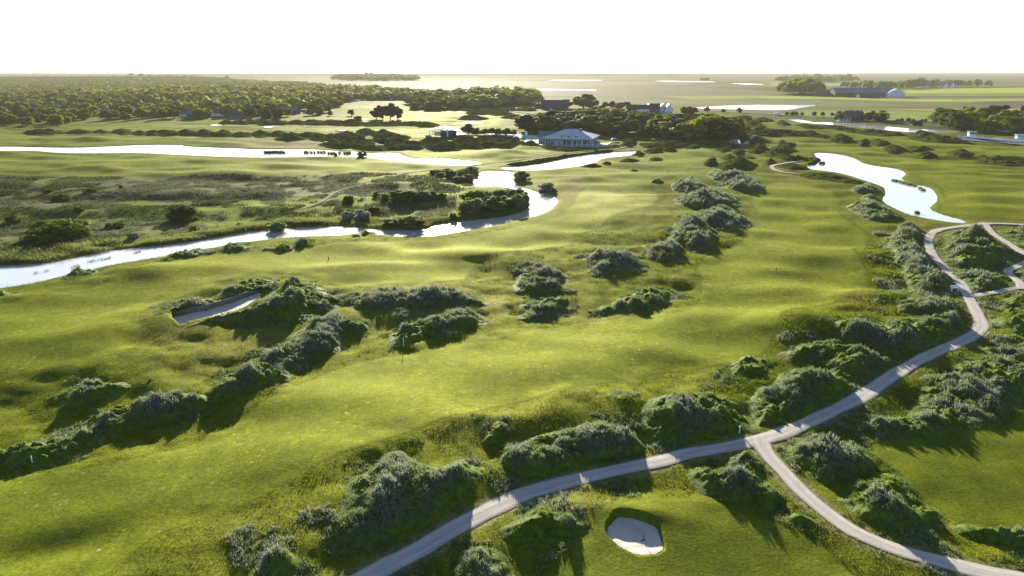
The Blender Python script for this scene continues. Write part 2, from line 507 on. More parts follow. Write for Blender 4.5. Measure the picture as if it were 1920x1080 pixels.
def height(x, y, cell=None):
    """ground height; x, y arrays"""
    x, y = np.asarray(x, float), np.asarray(y, float)
    sh = x.shape
    x, y = np.atleast_1d(x).ravel(), np.atleast_1d(y).ravel()
    cell = np.zeros(x.shape) if cell is None else np.atleast_1d(cell).ravel()
    r = np.hypot(x, y)
    fade = 1 - ss(520, 1000, r)
    near = 1 - ss(180, 420, r)
    z = 1.1 * (fbm(x / 95, y / 70, 3, 2) - 0.5)
    dp = np.full(x.shape, 1e6)
    for nm, L, hw in PATHD:
        dp = np.minimum(dp, linedist(L, x, y, 15) - hw)
    fine = 1.9 * (vn(x / 30 + 0.02 * y, y / 17, 21) - 0.5) + 0.85 * (vn(x / 12, y / 9, 22) - 0.5)
    fm = np.zeros(x.shape)
    for P in FAIRW:
        m = ss(4, -6, sdf(P, x, y, 10))
        fm = np.maximum(fm, m)
    fine = fine + (1 - fm) * near * (0.95 * (fbm(x / 5.5, y / 5.0, 31, 2) - 0.5))
    for (px, py, a, b, h, rot) in BUMPS:
        cx, cy = g(px, py)
        c, s = math.cos(math.radians(rot)), math.sin(math.radians(rot))
        m = np.hypot(x - cx, y - cy) < 3.2 * a
        if m.any():
            dx, dy = x[m] - cx, y[m] - cy
            fine[m] += h * np.exp(-((dx * c + dy * s) / a) ** 2 - ((-dx * s + dy * c) / b) ** 2)
    z = (z + fine * ss(-0.3, 5, dp)) * fade
    dw = np.full(x.shape, 1e6)
    for k, P in WATERP.items():
        dw = np.minimum(dw, sdf(P, x, y, 17))
    z = np.where(dw < 1e5, 0.1 + (z - 0.1) * ss(0, 16, dw), z)
    edge = 1.0 + np.minimum(cell * 0.5, 6)
    z = np.where(dw < 0, WL - np.clip(-dw * 0.5, 0, 1.2), WL + (z - WL) * ss(0, edge, dw))
    for P, zf, w in ((B_POTS, -0.38, 0.4), (B_LONGS, -0.1, 0.25)):
        d = sdf(P, x, y, 3)
        bowl = zf - 0.10 + 0.10 * ss(-1.2, 0, d)
        z = np.where(d < w, bowl + (z - bowl) * ss(0, w, d), z)
    for px, py, a, b, h in HILLS:
        cx, cy = g(px, py)
        z = z + h * np.exp(-((x - cx) / a) ** 2 - ((y - cy) / b) ** 2)
    return z.reshape(sh)


def hz(x, y):
    return float(height(np.array([x]), np.array([y]))[0])


def at(px, py):
    x, y = g(px, py)
    return (float(x), float(y), hz(float(x), float(y)))


# ---------------------------------------------------------------- ground sheet: a fan of cells, fine near and coarse far
ang = np.radians(np.concatenate([np.linspace(-110, -48, 70, endpoint=False), np.linspace(-48, 48, 870), np.linspace(48, 110, 71)[1:]]))
rows = [26.0]
while rows[-1] < 42000:
    r = rows[-1]
    dr = (r * r + CAM_H ** 2) / CAM_H * 0.0019
    cap = 3.0 if r < 640 else 3.0 + (r - 640) * 0.02
    rows.append(r + min(dr, cap) if r < 9000 else r * 1.12)
rows = np.array(rows)
R, A = np.meshgrid(rows, ang, indexing='ij')
GX, GY = R * np.sin(A), R * np.cos(A)
DR = np.gradient(rows)
CELL = np.maximum(np.broadcast_to(DR[:, None], R.shape), R * 0.002)
GZ = height(GX, GY, CELL)
nr, na = R.shape
I = np.arange(nr * na).reshape(nr, na)
quads = np.stack([I[:-1, :-1], I[:-1, 1:], I[1:, 1:], I[1:, :-1]], -1).reshape(-1, 4)[:, ::-1]
fx, fy = GX.ravel(), GY.ravel()
cellf = CELL.ravel()
fair = np.zeros(fx.shape)
for P in FAIRW:
    d = sdf(P, fx, fy, 30)
    w = np.maximum(0.5, cellf * 0.7)
    fair = np.maximum(fair, ss(w, -w, d + 0.9 * (vn(fx / 7, fy / 7, 5) - 0.5)))
green = np.zeros(fx.shape)
for P in GREENW:
    d = sdf(P, fx, fy, 30)
    green = np.maximum(green, ss(7, -7, d + 5 * (vn(fx / 9, fy / 9, 15) - 0.5)) * 0.8)
heath = np.zeros(fx.shape)
for P in HEATHW:
    heath = np.maximum(heath, ss(4, -8, sdf(P, fx, fy, 30) + 10 * (fbm(fx / 22, fy / 22, 61, 2) - 0.5)))
dry = np.zeros(fx.shape)
for P in DRYW:
    dry = np.maximum(dry, ss(6, -10, sdf(P, fx, fy, 30) + 14 * (fbm(fx / 14, fy / 14, 62, 2) - 0.5)))
verge = np.full(fx.shape, 1e6)
for nm, L, hw in PATHW:
    verge = np.minimum(verge, linedist(L, fx, fy, 8) - hw)
verge = ss(1.3, 0.0, verge)
FIELDS = [
    ([(1690, 166), (1920, 164.5), (2300, 164), (2300, 173), (1690, 175)], (0.36, 0.40, 0.06)),
    ([(1680, 175.5), (2300, 174), (2300, 179), (1690, 180)], (0.17, 0.24, 0.05)),
    ([(1400, 179), (1530, 181), (1700, 186), (2300, 184), (2300, 188), (1830, 191), (1700, 190), (1560, 186), (1400, 184)], (0.30, 0.35, 0.06)),
    ([(1840, 190), (1920, 188.5), (2200, 190), (2200, 199), (1890, 198), (1815, 195)], (0.10, 0.085, 0.085)),
    ([(1440, 153), (1560, 152.5), (1640, 155), (1590, 160.5), (1440, 161)], (0.30, 0.31, 0.10)),
    ([(1620, 205), (1920, 204), (2200, 206), (2200, 210), (1800, 208)], (0.34, 0.27, 0.06)),
    ([(1500, 207), (1920, 211), (2200, 214), (2200, 226), (1920, 226), (1720, 226), (1620, 224), (1500, 215)], (0.20, 0.25, 0.05)),
    ([(700, 152), (1300, 152), (1300, 158), (1100, 162), (700, 160)], (0.21, 0.185, 0.10)),
    ([(780, 164), (1300, 162), (1440, 170), (1430, 178), (1200, 185), (960, 175)], (0.15, 0.14, 0.07)),
    ([(1160, 188), (1400, 186), (1600, 190), (1700, 198), (1560, 204), (1250, 200)], (0.16, 0.17, 0.07)),
    ([(1240, 180), (1420, 179), (1420, 184), (1300, 187)], (0.25, 0.28, 0.06)),
]
fcol = np.zeros((len(fx), 4), np.float32)
fcol[:, 3] = 1
band = fbm(fx / 2600 + 3, fy / 330, 91, 3)[:, None]
c0, c1 = np.array([0.065, 0.08, 0.028]), np.array([0.13, 0.14, 0.055])
fcol[:, :3] = c0 + (c1 - c0) * ss(0.35, 0.65, band)
strip = ss(0.56, 0.64, vn(fx / 1900, fy / 260 + fx / 4000, 77))[:, None] * ss(2500, 3500, fy)[:, None]
fcol[:, :3] = fcol[:, :3] * (1 - strip) + np.array([0.18, 0.20, 0.07]) * strip
for P, c in FIELDS:
    d = sdf(gp(P), fx, fy, 300)
    w = np.maximum(4, cellf)
    k = ss(w, -w, d)[:, None]
    fcol[:, :3] = fcol[:, :3] * (1 - k) + np.array(c) * k
fieldw = ss(1000, 1150, fy + 0.15 * np.abs(fx)) * (1 - fair)
fieldw = np.maximum(fieldw, ss(20, -20, sdf(gp([(1400, 224), (1400, 205), (2300, 200), (2300, 252), (1790, 252), (1790, 245), (1480, 222)]), fx, fy, 60)))
lush = np.maximum(ss(34, 6, sdf(WATERP['winding_river'], fx, fy, 60) + 30 * (fbm(fx / 26, fy / 16, 64, 3) - 0.5)), ss(0.57, 0.66, fbm(fx / 70, fy / 28, 65, 3)))
zone = np.stack([fair, heath, dry, lush * heath], 1)
lawn = np.zeros(fx.shape)
for P in FAIRW[11:13]:
    lawn = np.maximum(lawn, ss(4, -4, sdf(P, fx, fy, 30)))
zone2 = np.stack([verge, fieldw, green, lawn], 1)
ground_me = np_mesh('ground', np.stack([fx, fy, GZ.ravel()], 1), None, quads, True, {'zone': zone, 'zonetwo': zone2, 'field': fcol})

# --- turf
t = NT('turf')
P = t.pos()
mp = t.n('ShaderNodeMapping')
mp.inputs['Scale'].default_value = (1, 1, 0)
t.l(P, mp.inputs['Vector'])
V = mp.outputs[0]
sep = t.n('ShaderNodeSeparateColor')
t.l(t.attr('zone').outputs['Color'], sep.inputs[0])
sep2 = t.n('ShaderNodeSeparateColor')
t.l(t.attr('zonetwo').outputs['Color'], sep2.inputs[0])
FA, HE, DRY = sep.outputs
VE, FI, GR = sep2.outputs
nL = t.noise(0.022, 4, 0.55, V).outputs['Fac']
nM = t.noise(0.16, 4, 0.6, V).outputs['Fac']
nS = t.noise(1.1, 5, 0.7, V).outputs['Fac']
nF = t.noise(5.0, 4, 0.75, V).outputs['Fac']
fairc = t.ramp(t.math('ADD', t.math('MULTIPLY', nL, 0.6), t.math('MULTIPLY', nM, 0.4)), [(0.36, (0.098, 0.132, 0.005)), (0.5, (0.152, 0.182, 0.008)), (0.64, (0.22, 0.228, 0.018))])
vor = t.n('ShaderNodeTexVoronoi')
vor.inputs['Scale'].default_value = 0.42
t.l(V, vor.inputs['Vector'])
fleck = t.math('MULTIPLY', t.mapr(vor.outputs['Distance'], 0.30, 0.10), t.mapr(t.noise(0.05, 2, 0.5, V).outputs['Fac'], 0.45, 0.62))
fairc = t.mix(t.math('MULTIPLY', fleck, 0.35), fairc, (0.34, 0.34, 0.09))
mows = t.n('ShaderNodeMapping')
mows.inputs['Rotation'].default_value = (0, 0, math.radians(-28))
mows.inputs['Scale'].default_value = (0.02, 1.3, 0)
t.l(P, mows.inputs['Vector'])
mown = t.noise(1.0, 3, 0.65, mows.outputs[0]).outputs['Fac']
fairc = t.mix(t.math('MULTIPLY', t.mapr(mown, 0.4, 0.65), 0.45), fairc, t.mix(0.5, fairc, (0.10, 0.13, 0.012)))
fairc = t.mix(t.math('MULTIPLY', t.mapr(nS, 0.40, 0.62), 0.62), fairc, (0.085, 0.105, 0.002))
fairc = t.mix(t.math('MULTIPLY', t.mapr(nF, 0.4, 0.7), 0.4), fairc, (0.07, 0.085, 0.004))
vor2 = t.n('ShaderNodeTexVoronoi')
vor2.inputs['Scale'].default_value = 0.70
t.l(V, vor2.inputs['Vector'])
fl2 = t.math('MULTIPLY', t.mapr(vor2.outputs['Distance'], 0.22, 0.08), t.mapr(nM, 0.46, 0.60))
fairc = t.mix(t.math('MULTIPLY', fl2, 0.5), fairc, (0.42, 0.42, 0.10))
greenc = t.ramp(nM, [(0.3, (0.25, 0.27, 0.06)), (0.7, (0.34, 0.33, 0.10))])
fairc = t.mix(t.math('MULTIPLY', t.attr('zonetwo').outputs['Alpha'], 0.75), fairc, t.ramp(t.math('ADD', t.math('MULTIPLY', nS, 0.5), t.math('MULTIPLY', nM, 0.5)), [(0.35, (0.045, 0.065, 0.003)), (0.65, (0.105, 0.125, 0.006))]))
fairc = t.mix(GR, fairc, greenc)
rough = t.ramp(t.math('ADD', t.math('MULTIPLY', nS, 0.55), t.math('MULTIPLY', nM, 0.45)), [(0.33, (0.045, 0.062, 0.002)), (0.5, (0.095, 0.115, 0.003)), (0.68, (0.165, 0.178, 0.006))])
dryc = t.ramp(nS, [(0.3, (0.085, 0.072, 0.02)), (0.7, (0.20, 0.165, 0.055))])
rough = t.mix(t.math('MULTIPLY', DRY, 0.75), rough, dryc)
rough = t.mix(t.math('MULTIPLY', t.mapr(nL, 0.52, 0.66), 0.4), rough, dryc)
heathc = t.ramp(t.math('ADD', t.math('MULTIPLY', nS, 0.5), t.math('MULTIPLY', nM, 0.5)), [(0.36, (0.030, 0.042, 0.012)), (0.48, (0.075, 0.085, 0.035)), (0.56, (0.10, 0.095, 0.045)), (0.70, (0.125, 0.145, 0.05))])
lushc = t.ramp(nS, [(0.3, (0.04, 0.065, 0.004)), (0.6, (0.13, 0.17, 0.010))])
heathc = t.mix(t.attr('zone').outputs['Alpha'], heathc, lushc)
rough = t.mix(HE, rough, heathc)
rough = t.mix(t.math('MULTIPLY', VE, t.mapr(nS, 0.3, 0.6)), rough, (0.20, 0.17, 0.09))
fieldc = t.mix(t.math('MULTIPLY', t.mapr(t.noise(0.012, 4, 0.6, V).outputs['Fac'], 0.35, 0.65), 0.35), t.attr('field').outputs['Color'], (0.12, 0.13, 0.05))
col = t.mix(FA, rough, fairc)
nP = t.noise(2.6, 3, 0.8, V).outputs['Fac']
nQ = t.noise(0.45, 4, 0.75, V).outputs['Fac']
gv = t.math('ADD', t.mapr(nP, 0.32, 0.68, 0.62, 1.36, False), t.mapr(nQ, 0.32, 0.68, -0.22, 0.22, False))
hv = t.n('ShaderNodeHueSaturation')
t.l(gv, hv.inputs['Value'])
t.l(col, hv.inputs['Color'])
col = hv.outputs[0]
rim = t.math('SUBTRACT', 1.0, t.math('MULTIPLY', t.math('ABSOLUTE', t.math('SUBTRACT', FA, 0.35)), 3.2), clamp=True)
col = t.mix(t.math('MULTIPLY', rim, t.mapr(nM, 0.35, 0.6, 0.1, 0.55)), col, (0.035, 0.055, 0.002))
col = t.mix(FI, col, fieldc)
bh = t.math('ADD', t.math('MULTIPLY', t.noise(2.2, 4, 0.75, V).outputs['Fac'], t.math('SUBTRACT', 1.0, t.math('MULTIPLY', FA, 0.62))), t.math('MULTIPLY', nF, 0.22))
nrm = t.bump(bh, 0.55, 0.28)
p = t.principled(col, 0.9, 0.008, nrm)
t.l(t.mix(0.6, col, (1.0, 0.95, 0.6)), p.inputs['Specular Tint'])
p.inputs['Sheen Weight'].default_value = 0.0
p.inputs['Sheen Roughness'].default_value = 0.5
p.inputs['Sheen Tint'].default_value = (0.75, 0.8, 0.25, 1)
gl = t.n('ShaderNodeBsdfGlossy')      # blades lean and pass light on towards a viewer facing the sun
gl.inputs['Roughness'].default_value = 0.70
t.l(t.mix(0.3, col, (0.30, 0.29, 0.13)), gl.inputs['Color'])
t.l(nrm, gl.inputs['Normal'])
mx = t.n('ShaderNodeMixShader')
t.l(t.mapr(FI, 0.0, 1.0, 0.15, 0.0, False), mx.inputs[0])
t.l(p.outputs[0], mx.inputs[1])
t.l(gl.outputs[0], mx.inputs[2])
M_TURF = t.done(mx.outputs[0])
ground = add('ground', ground_me, M_TURF)
tag(ground, 'rolling green golf links turf running out to flat farmland', None, None, 'structure')

# --- water
t = NT('water')
V = t.pos()
n1 = t.noise(0.9, 3, 0.6, V).outputs['Fac']
n2 = t.noise(3.2, 2, 0.5, V).outputs['Fac']
nrm = t.bump(t.math('ADD', n1, t.math('MULTIPLY', n2, 0.4)), 0.18, 0.05)
p = t.principled((0.66, 0.60, 0.53), 0.11, 0.5, nrm, 0.38)
M_WATER = t.done(p.outputs[0])
WLAB = {
    'long_river': 'long straight-running river across the far left of the course', 'clubhouse_pond': 'narrow pond below the clubhouse',
    'winding_river': 'winding river with reed bank and bright sun glint', 'fairway_pond': 'S-shaped pond beside the right fairway',
    'canal': 'straight canal behind the right fairways', 'lake': 'thin lake beside the road', 'weir_pool': 'small pool at the edge of the round wood',
    'marsh_pool': 'tiny pool among the dunes by the round wood'}
for k, Pw in WATERP.items():
    d = sdf(Pw, fx, fy, 60).reshape(nr, na)
    keep = d < np.maximum(1.6, CELL * 1.1)
    kq = (keep[:-1, :-1] & keep[:-1, 1:] & keep[1:, 1:] & keep[1:, :-1]).ravel()
    if not kq.any():
        q = None
        me = np_mesh('water', np.c_[Pw, np.full(len(Pw), WL)], np.array([[0, i, i + 1] for i in range(1, len(Pw) - 1)]))
    else:
        q = quads[kq]
        u, inv = np.unique(q, return_inverse=True)
        me = np_mesh('water', np.c_[fx[u], fy[u], np.full(len(u), WL)], None, inv.reshape(-1, 4), True)
    nm = 'far_pool' if k.startswith('far_pool') else k
    o = add(nm, me, M_WATER)
    tag(o, WLAB.get(k, 'thin bright pool out on the far flat farmland'), None, 'pools on the far farmland' if k.startswith('far') else None, 'structure')

# --- gravel
t = NT('gravel')
uv = t.n('ShaderNodeUVMap').outputs[0]
V = t.pos()
sx = t.n('ShaderNodeSeparateXYZ')
t.l(uv, sx.inputs[0])
mp = t.n('ShaderNodeMapping')
mp.inputs['Scale'].default_value = (7, 0.12, 1)
t.l(uv, mp.inputs['Vector'])
streak = t.noise(1.0, 4, 0.7, mp.outputs[0]).outputs['Fac']
nb = t.noise(0.35, 4, 0.6, V).outputs['Fac']
nf = t.noise(9, 4, 0.7, V).outputs['Fac']
c = t.ramp(t.math('ADD', t.math('MULTIPLY', streak, 0.6), t.math('MULTIPLY', nb, 0.4)), [(0.34, (0.33, 0.295, 0.25)), (0.5, (0.455, 0.415, 0.36)), (0.64, (0.56, 0.52, 0.46))])
c = t.mix(t.math('MULTIPLY', nf, 0.35), c, (0.22, 0.2, 0.175))
edge = t.math('ABSOLUTE', t.math('SUBTRACT', sx.outputs[0], 0.5))
c = t.mix(t.math('MULTIPLY', t.mapr(edge, 0.11, 0.03), t.mapr(nb, 0.38, 0.6, 0.0, 0.3)), c, (0.24, 0.23, 0.17))
c = t.mix(t.math('MULTIPLY', t.mapr(t.math('ABSOLUTE', t.math('SUBTRACT', edge, 0.24)), 0.09, 0.0), 0.2), c, (0.60, 0.58, 0.55))
c = t.mix(t.math('MULTIPLY', t.mapr(t.math('ADD', edge, t.math('MULTIPLY', nb, 0.12)), 0.44, 0.53), 0.85), c, (0.13, 0.13, 0.055))
M_GRAVEL = t.done(t.principled(c, 0.95, 0.0, t.bump(nf, 0.4, 0.05)).outputs[0])
PLAB = {
    'gravel_track': 'main pale gravel track sweeping from the bottom up to the right', 'gravel_branch': 'gravel branch forking off to the lower right corner',
    'link_path': 'short gravel link at the right bend', 'loop_path': 'gravel loop curling round the right edge', 'diagonal_path': 'gravel path dropping diagonally from the upper junction',
    'lakeside_path': 'gravel path running right from the pond junction', 'clubhouse_path': 'thin pale path curving below the clubhouse', 'dirt_trail': 'faint dirt trail across the heath',
    'sandy_loop': 'small curved tan path beside the right pond', 'dune_path': 'sandy path among the dunes by the round wood', 'ridge_path': 'pale path between the far dune hummocks', 'back_path': 'pale path on the far rise', 'hollow_path': 'pale sandy hollow between far dune hummocks'}
for k, (nm, L, hw) in enumerate(PATHW):
    d = np.gradient(L, axis=0)
    d /= np.linalg.norm(d, axis=1)[:, None]
    nrmv = np.stack([-d[:, 1], d[:, 0]], 1)
    s = np.concatenate([[0], np.cumsum(np.linalg.norm(np.diff(L, axis=0), axis=1))])
    nc = 7
    us = np.linspace(-1, 1, nc)
    wob = hw * (1 + 0.22 * ((0.6 * vn(s / 5, s * 0 + k, 3) + 0.4 * vn(s / 1.7, s * 0 + k + 9, 4))[:, None] - 0.5) * 2 * np.abs(us))
    W = L[:, None, :] + nrmv[:, None, :] * (us * wob)[..., None]
    fl = np.hypot(L[:, 0], L[:, 1])
    z = height(W[..., 0], W[..., 1]) + (0.05 + 0.008 * k) + 0.0006 * np.clip(fl, 0, 600)[:, None] - 0.05 * (np.abs(us) > 0.9)
    n = len(L)
    J = np.arange(n * nc).reshape(n, nc)
    q = np.stack([J[:-1, :-1], J[1:, :-1], J[1:, 1:], J[:-1, 1:]], -1).reshape(-1, 4)[:, ::-1]
    me = np_mesh(nm, np.c_[W.reshape(-1, 2), z.ravel()], None, q, True)
    uvl = me.uv_layers.new(name='UVMap')
    vu = np.tile((us + 1) / 2, n)
    vv = np.repeat(s, nc)
    li = np.empty(len(me.loops), np.int32)
    me.loops.foreach_get('vertex_index', li)
    uvl.data.foreach_set('uv', np.stack([vu[li], vv[li]], 1).astype(np.float32).ravel())
    tag(add(nm, me, M_GRAVEL), PLAB[nm], None, None, 'structure')
# ---------------------------------------------------------------- dune mounds and marram grass
t = NT('dune_turf')
V = t.pos()
g1 = t.attr('grey').outputs['Fac']
nS = t.noise(1.4, 5, 0.7, V).outputs['Fac']
nM = t.noise(0.35, 3, 0.6, V).outputs['Fac']
gc = t.ramp(nS, [(0.3, (0.03, 0.052, 0.003)), (0.5, (0.075, 0.115, 0.006)), (0.7, (0.14, 0.18, 0.010))])
mc = t.ramp(nS, [(0.3, (0.028, 0.036, 0.016)), (0.5, (0.072, 0.08, 0.044)), (0.7, (0.145, 0.15, 0.10))])
c = t.mix(g1, gc, mc)
nrm = t.bump(t.math('ADD', nS, t.math('MULTIPLY', t.noise(6, 4, 0.7, V).outputs['Fac'], 0.5)), 0.8, 0.35)
M_DUNE = t.done(t.principled(c, 0.8, 0.08, nrm).outputs[0])
t = NT('dune_shade')  # darker turf for far mounds; their backlit shade is painted into the colour
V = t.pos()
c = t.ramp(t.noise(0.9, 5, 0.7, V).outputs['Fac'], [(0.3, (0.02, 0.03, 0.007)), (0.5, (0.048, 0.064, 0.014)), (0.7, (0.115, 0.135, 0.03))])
M_DUNE_SHADE = t.done(t.principled(c, 0.9, 0.0, t.bump(t.noise(1.6, 4, 0.7, V).outputs['Fac'], 0.8, 0.5)).outputs[0])
M_MARRAM = leafy('marram', (0.05, 0.085, 0.006), (0.18, 0.235, 0.016), 0.34, (0.20, 0.222, 0.145))
M_HEATH = leafy('heath_blade', (0.028, 0.042, 0.010), (0.115, 0.145, 0.03), 0.38, (0.135, 0.142, 0.095))
M_GRASS = leafy('rough_blades', (0.05, 0.075, 0.003), (0.18, 0.215, 0.010), 0.42, (0.20, 0.185, 0.05))
WIND = np.array([-0.75, -0.35])


def blades(x, y, z, nx, ny, length, width, lean, tint, grey, rs, tl=None):
    """curved strips: two root points, two mid points, a tip"""
    n = len(x)
    a = rs.uniform(0, 2 * np.pi, n)
    dirx = np.cos(a) * lean + WIND[0] * 0.35 + nx * 0.5
    diry = np.sin(a) * lean + WIND[1] * 0.35 + ny * 0.5
    if tl is not None:
        dirx, diry = dirx + tl[0], diry + tl[1]
    sx, sy = -np.sin(a + rs.normal(0, 0.6, n)), np.cos(a)
    nn = np.hypot(sx, sy) + 1e-6
    sx, sy = sx / nn * width / 2, sy / nn * width / 2
    v = np.zeros((n, 5, 3), np.float32)
    v[:, 0] = np.stack([x - sx, y - sy, z], 1)
    v[:, 1] = np.stack([x + sx, y + sy, z], 1)
    mx, my, mz = x + dirx * length * 0.32, y + diry * length * 0.32, z + length * 0.58
    v[:, 2] = np.stack([mx - sx * 0.8, my - sy * 0.8, mz], 1)
    v[:, 3] = np.stack([mx + sx * 0.8, my + sy * 0.8, mz], 1)
    v[:, 4] = np.stack([x + dirx * length * 0.95, y + diry * length * 0.95, z + length * (0.92 - 0.35 * np.hypot(dirx, diry))], 1)
    b = np.arange(n)[:, None] * 5
    tr = np.concatenate([b + [0, 1, 3], b + [0, 3, 2], b + [2, 3, 4]], 1).reshape(-1, 3)
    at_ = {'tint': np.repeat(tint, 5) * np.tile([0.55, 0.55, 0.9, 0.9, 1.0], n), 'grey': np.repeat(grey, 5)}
    return v.reshape(-1, 3), tr, at_


def inside_points(P, n, rs):
    lo, hi = P.min(0), P.max(0)
    out = []
    have = 0
    while have < n:
        q = rs.uniform(lo, hi, (max(200, n * 2), 2))
        q = q[sdf(P, q[:, 0], q[:, 1]) < 0]
        out.append(q)
        have += len(q)
        if len(q) == 0:
            break
    return np.concatenate(out)[:n]


DUNEP = []


def dune(label, pts, grey=0.6, hfac=1.0, hmax=4.0, habs=None, group=None, lump=1.0, cat='dune mound', name='dune_mound', dens=1.0, cut=None, world=False, en=1.0):
    """one mound: a lumpy turf body with a coat of long grass"""
    seed = abs(hash((round(pts[0][0]), round(pts[0][1]), len(pts)))) % 9973
    rs = np.random.default_rng(seed)
    a = np.array(pts, float)
    P = a if world else gp(a)
    cx, cy = P.mean(0)
    r = math.hypot(cx, cy)
    m = math.hypot(r, CAM_H) / FPX
    P = smooth_line(P, max(0.6, 2.0 * m), True)
    ext = (a[:, 1].max() - a[:, 1].min()) * m if not world else 6
    DUNEP.append(P)
    H = (0.56 * habs if habs else min(0.54 * hmax, 0.175 * ext) * hfac)
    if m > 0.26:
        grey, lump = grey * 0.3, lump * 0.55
    step = float(np.clip(1.3 * m, 0.16, 1.6))
    lo, hi = P.min(0) - 0.5, P.max(0) + 0.5
    nx_, ny_ = max(4, int((hi[0] - lo[0]) / step)), max(4, int((hi[1] - lo[1]) / (step * 1.3)))
    nx_, ny_ = min(nx_, 420), min(ny_, 420)
    gx, gy = np.meshgrid(np.linspace(lo[0], hi[0], nx_), np.linspace(lo[1], hi[1], ny_))
    ls = max(1.5, 5.0 * m)     # tussock size

    DM = max(1.0, min(float(np.max(-sdf(P, gx.ravel()[::7], gy.ravel()[::7]))), 9.0 + 1.2 * H))

    def body(x, y):
        d = -sdf(P, x, y) + en * 1.5 * ls * (fbm(x / (2.4 * ls), y / (2.4 * ls), seed + 3, 2) - 0.56)
        dm = DM
        q = np.clip(d / dm, 0, 1)
        prof = 0.5 * q ** 1.1 + 0.5 * ss(0.0, 1.0, q)
        big = 0.45 + 1.1 * vn(x / (3.6 * ls), y / (2.8 * ls), seed)
        w1, c1 = worley(x / ls, y / ls, seed + 1)
        w0, c0 = worley(x / (2.7 * ls), y / (2.7 * ls), seed + 4)
        w2, c2 = worley(x / (0.45 * ls), y / (0.45 * ls), seed + 2)
        lum = lump * ls * (0.40 * (1 - np.clip(w1, 0, 1) ** 1.3) * (0.1 + 1.1 * c1) + 0.24 * (1 - np.clip(w2, 0, 1) ** 1.6) * (0.1 + 1.1 * c2))
        z = height(x, y) + H * prof * big * (0.72 + 0.5 * ss(0.38, 0.62, fbm(x / (2.2 * ls), y / (2.2 * ls), seed + 8, 2))) + (lum + lump * 0.42 * H * (0.75 - np.clip(w0, 0, 1) ** 1.2) * (0.3 + c0)) * ss(-0.2, max(1.5 * ls, 0.5 * DM), d) - 0.12 * ss(0.15, -0.3, d) - 0.3 * ss(-0.2, -1.0, d)
        return z, d

    gz, gd = body(gx.ravel(), gy.ravel())
    gz, gd = gz.reshape(gx.shape), gd.reshape(gx.shape)
    keep = gd > -0.25
    if cut is not None:
        keep &= sdf(cut, gx.ravel(), gy.ravel()).reshape(gx.shape) > 0.05
    J = np.arange(gx.size).reshape(gx.shape)
    k = (keep[:-1, :-1].astype(int) + keep[:-1, 1:] + keep[1:, 1:] + keep[1:, :-1]) >= (4 if cut is not None else 3)
    q = np.stack([J[:-1, :-1], J[:-1, 1:], J[1:, 1:], J[1:, :-1]], -1)[k]
    if len(q) < 2:
        return None
    u, inv = np.unique(q, return_inverse=True)
    gr = np.clip(grey - 0.2 + 2.2 * (fbm(gx.ravel() / (2.2 * ls), gy.ravel() / (2.2 * ls), seed + 8, 2) - 0.5), 0, 1)
    gr = gr * ss(0.3, 2.6, gd.ravel())
    z0 = hz(cx, cy)
    me = np_mesh(name, np.c_[gx.ravel()[u] - cx, gy.ravel()[u] - cy, gz.ravel()[u] - z0], None, inv.reshape(-1, 4), True, {'grey': gr[u]})
    root = thing(name, label, cat, (cx, cy, z0), 0, group)
    add('turf_body', me, M_DUNE if m < 0.26 else M_DUNE_SHADE, root)
    area = float(k.sum()) * (hi[0] - lo[0]) / nx_ * (hi[1] - lo[1]) / ny_
    sc = max(1.0, m / 0.09)
    n = int(min(42000, dens * 54 * area / sc ** 1.7))
    if n > 30 and m < 0.26:
        nt_ = max(6, int(n / 11))
        c = inside_points(P, nt_ * 2, rs)
        wc, vc = worley(c[:, 0] / ls, c[:, 1] / ls, seed + 1)
        gcl = fbm(c[:, 0] / (2.2 * ls), c[:, 1] / (2.2 * ls), seed + 8, 2)
        c = c[rs.uniform(0, 1, len(c)) < np.clip(1.25 - 1.5 * wc, 0.03, 1) * np.clip(1.5 * (grey - 0.12 + 3.0 * (gcl - 0.5)), 0.22, 1)][:nt_]
        idx = rs.integers(0, len(c), n)
        sp = 0.20 * sc
        x = c[idx, 0] + rs.normal(0, sp, n)
        y = c[idx, 1] + rs.normal(0, sp, n)
        if cut is not None:
            ok = sdf(cut, x, y) > 0.3
            x, y, idx = x[ok], y[ok], idx[ok]
            n = len(x)
        z, d = body(x, y)
        e = 0.3 * sc
        edg = ss(0.2, min(4.0, 0.55 * DM) if m < 0.13 else 0.8, d)
        zx, zy = body(x + e, y)[0], body(x, y + e)[0]
        nx2, ny2 = -(zx - z) / e, -(zy - z) / e
        ok = (d > 0.05) & (rs.uniform(0, 1, n) < 0.25 + 0.75 * edg)
        tux, tuy = rs.normal(-0.12, 0.28, len(c))[idx], rs.normal(-0.05, 0.28, len(c))[idx]
        tl = (0.45 + 1.15 * rs.uniform(0, 1, len(c)) ** 1.7)[idx]
        gg = np.clip(grey - 0.12 + 2.6 * (fbm(x / (2.2 * ls), y / (2.2 * ls), seed + 8, 2) - 0.5) + rs.normal(0, 0.12, n), 0, 1) * (0.15 + 0.85 * edg)
        ln = (0.24 + 0.42 * gg) * tl * rs.uniform(0.7, 1.2, n) * (1 + 0.5 * (sc - 1)) * (0.3 + 0.7 * ss(0, 1.6 * sc, d))
        tint = np.clip(rs.normal(0.42, 0.14, n) + 0.45 * (tl - 0.9), 0, 1)
        s = ok
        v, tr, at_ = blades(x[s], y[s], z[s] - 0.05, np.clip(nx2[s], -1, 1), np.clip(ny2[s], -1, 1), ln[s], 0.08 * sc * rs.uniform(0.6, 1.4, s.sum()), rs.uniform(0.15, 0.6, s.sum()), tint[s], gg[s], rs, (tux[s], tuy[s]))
        v -= np.array([cx, cy, z0], np.float32)
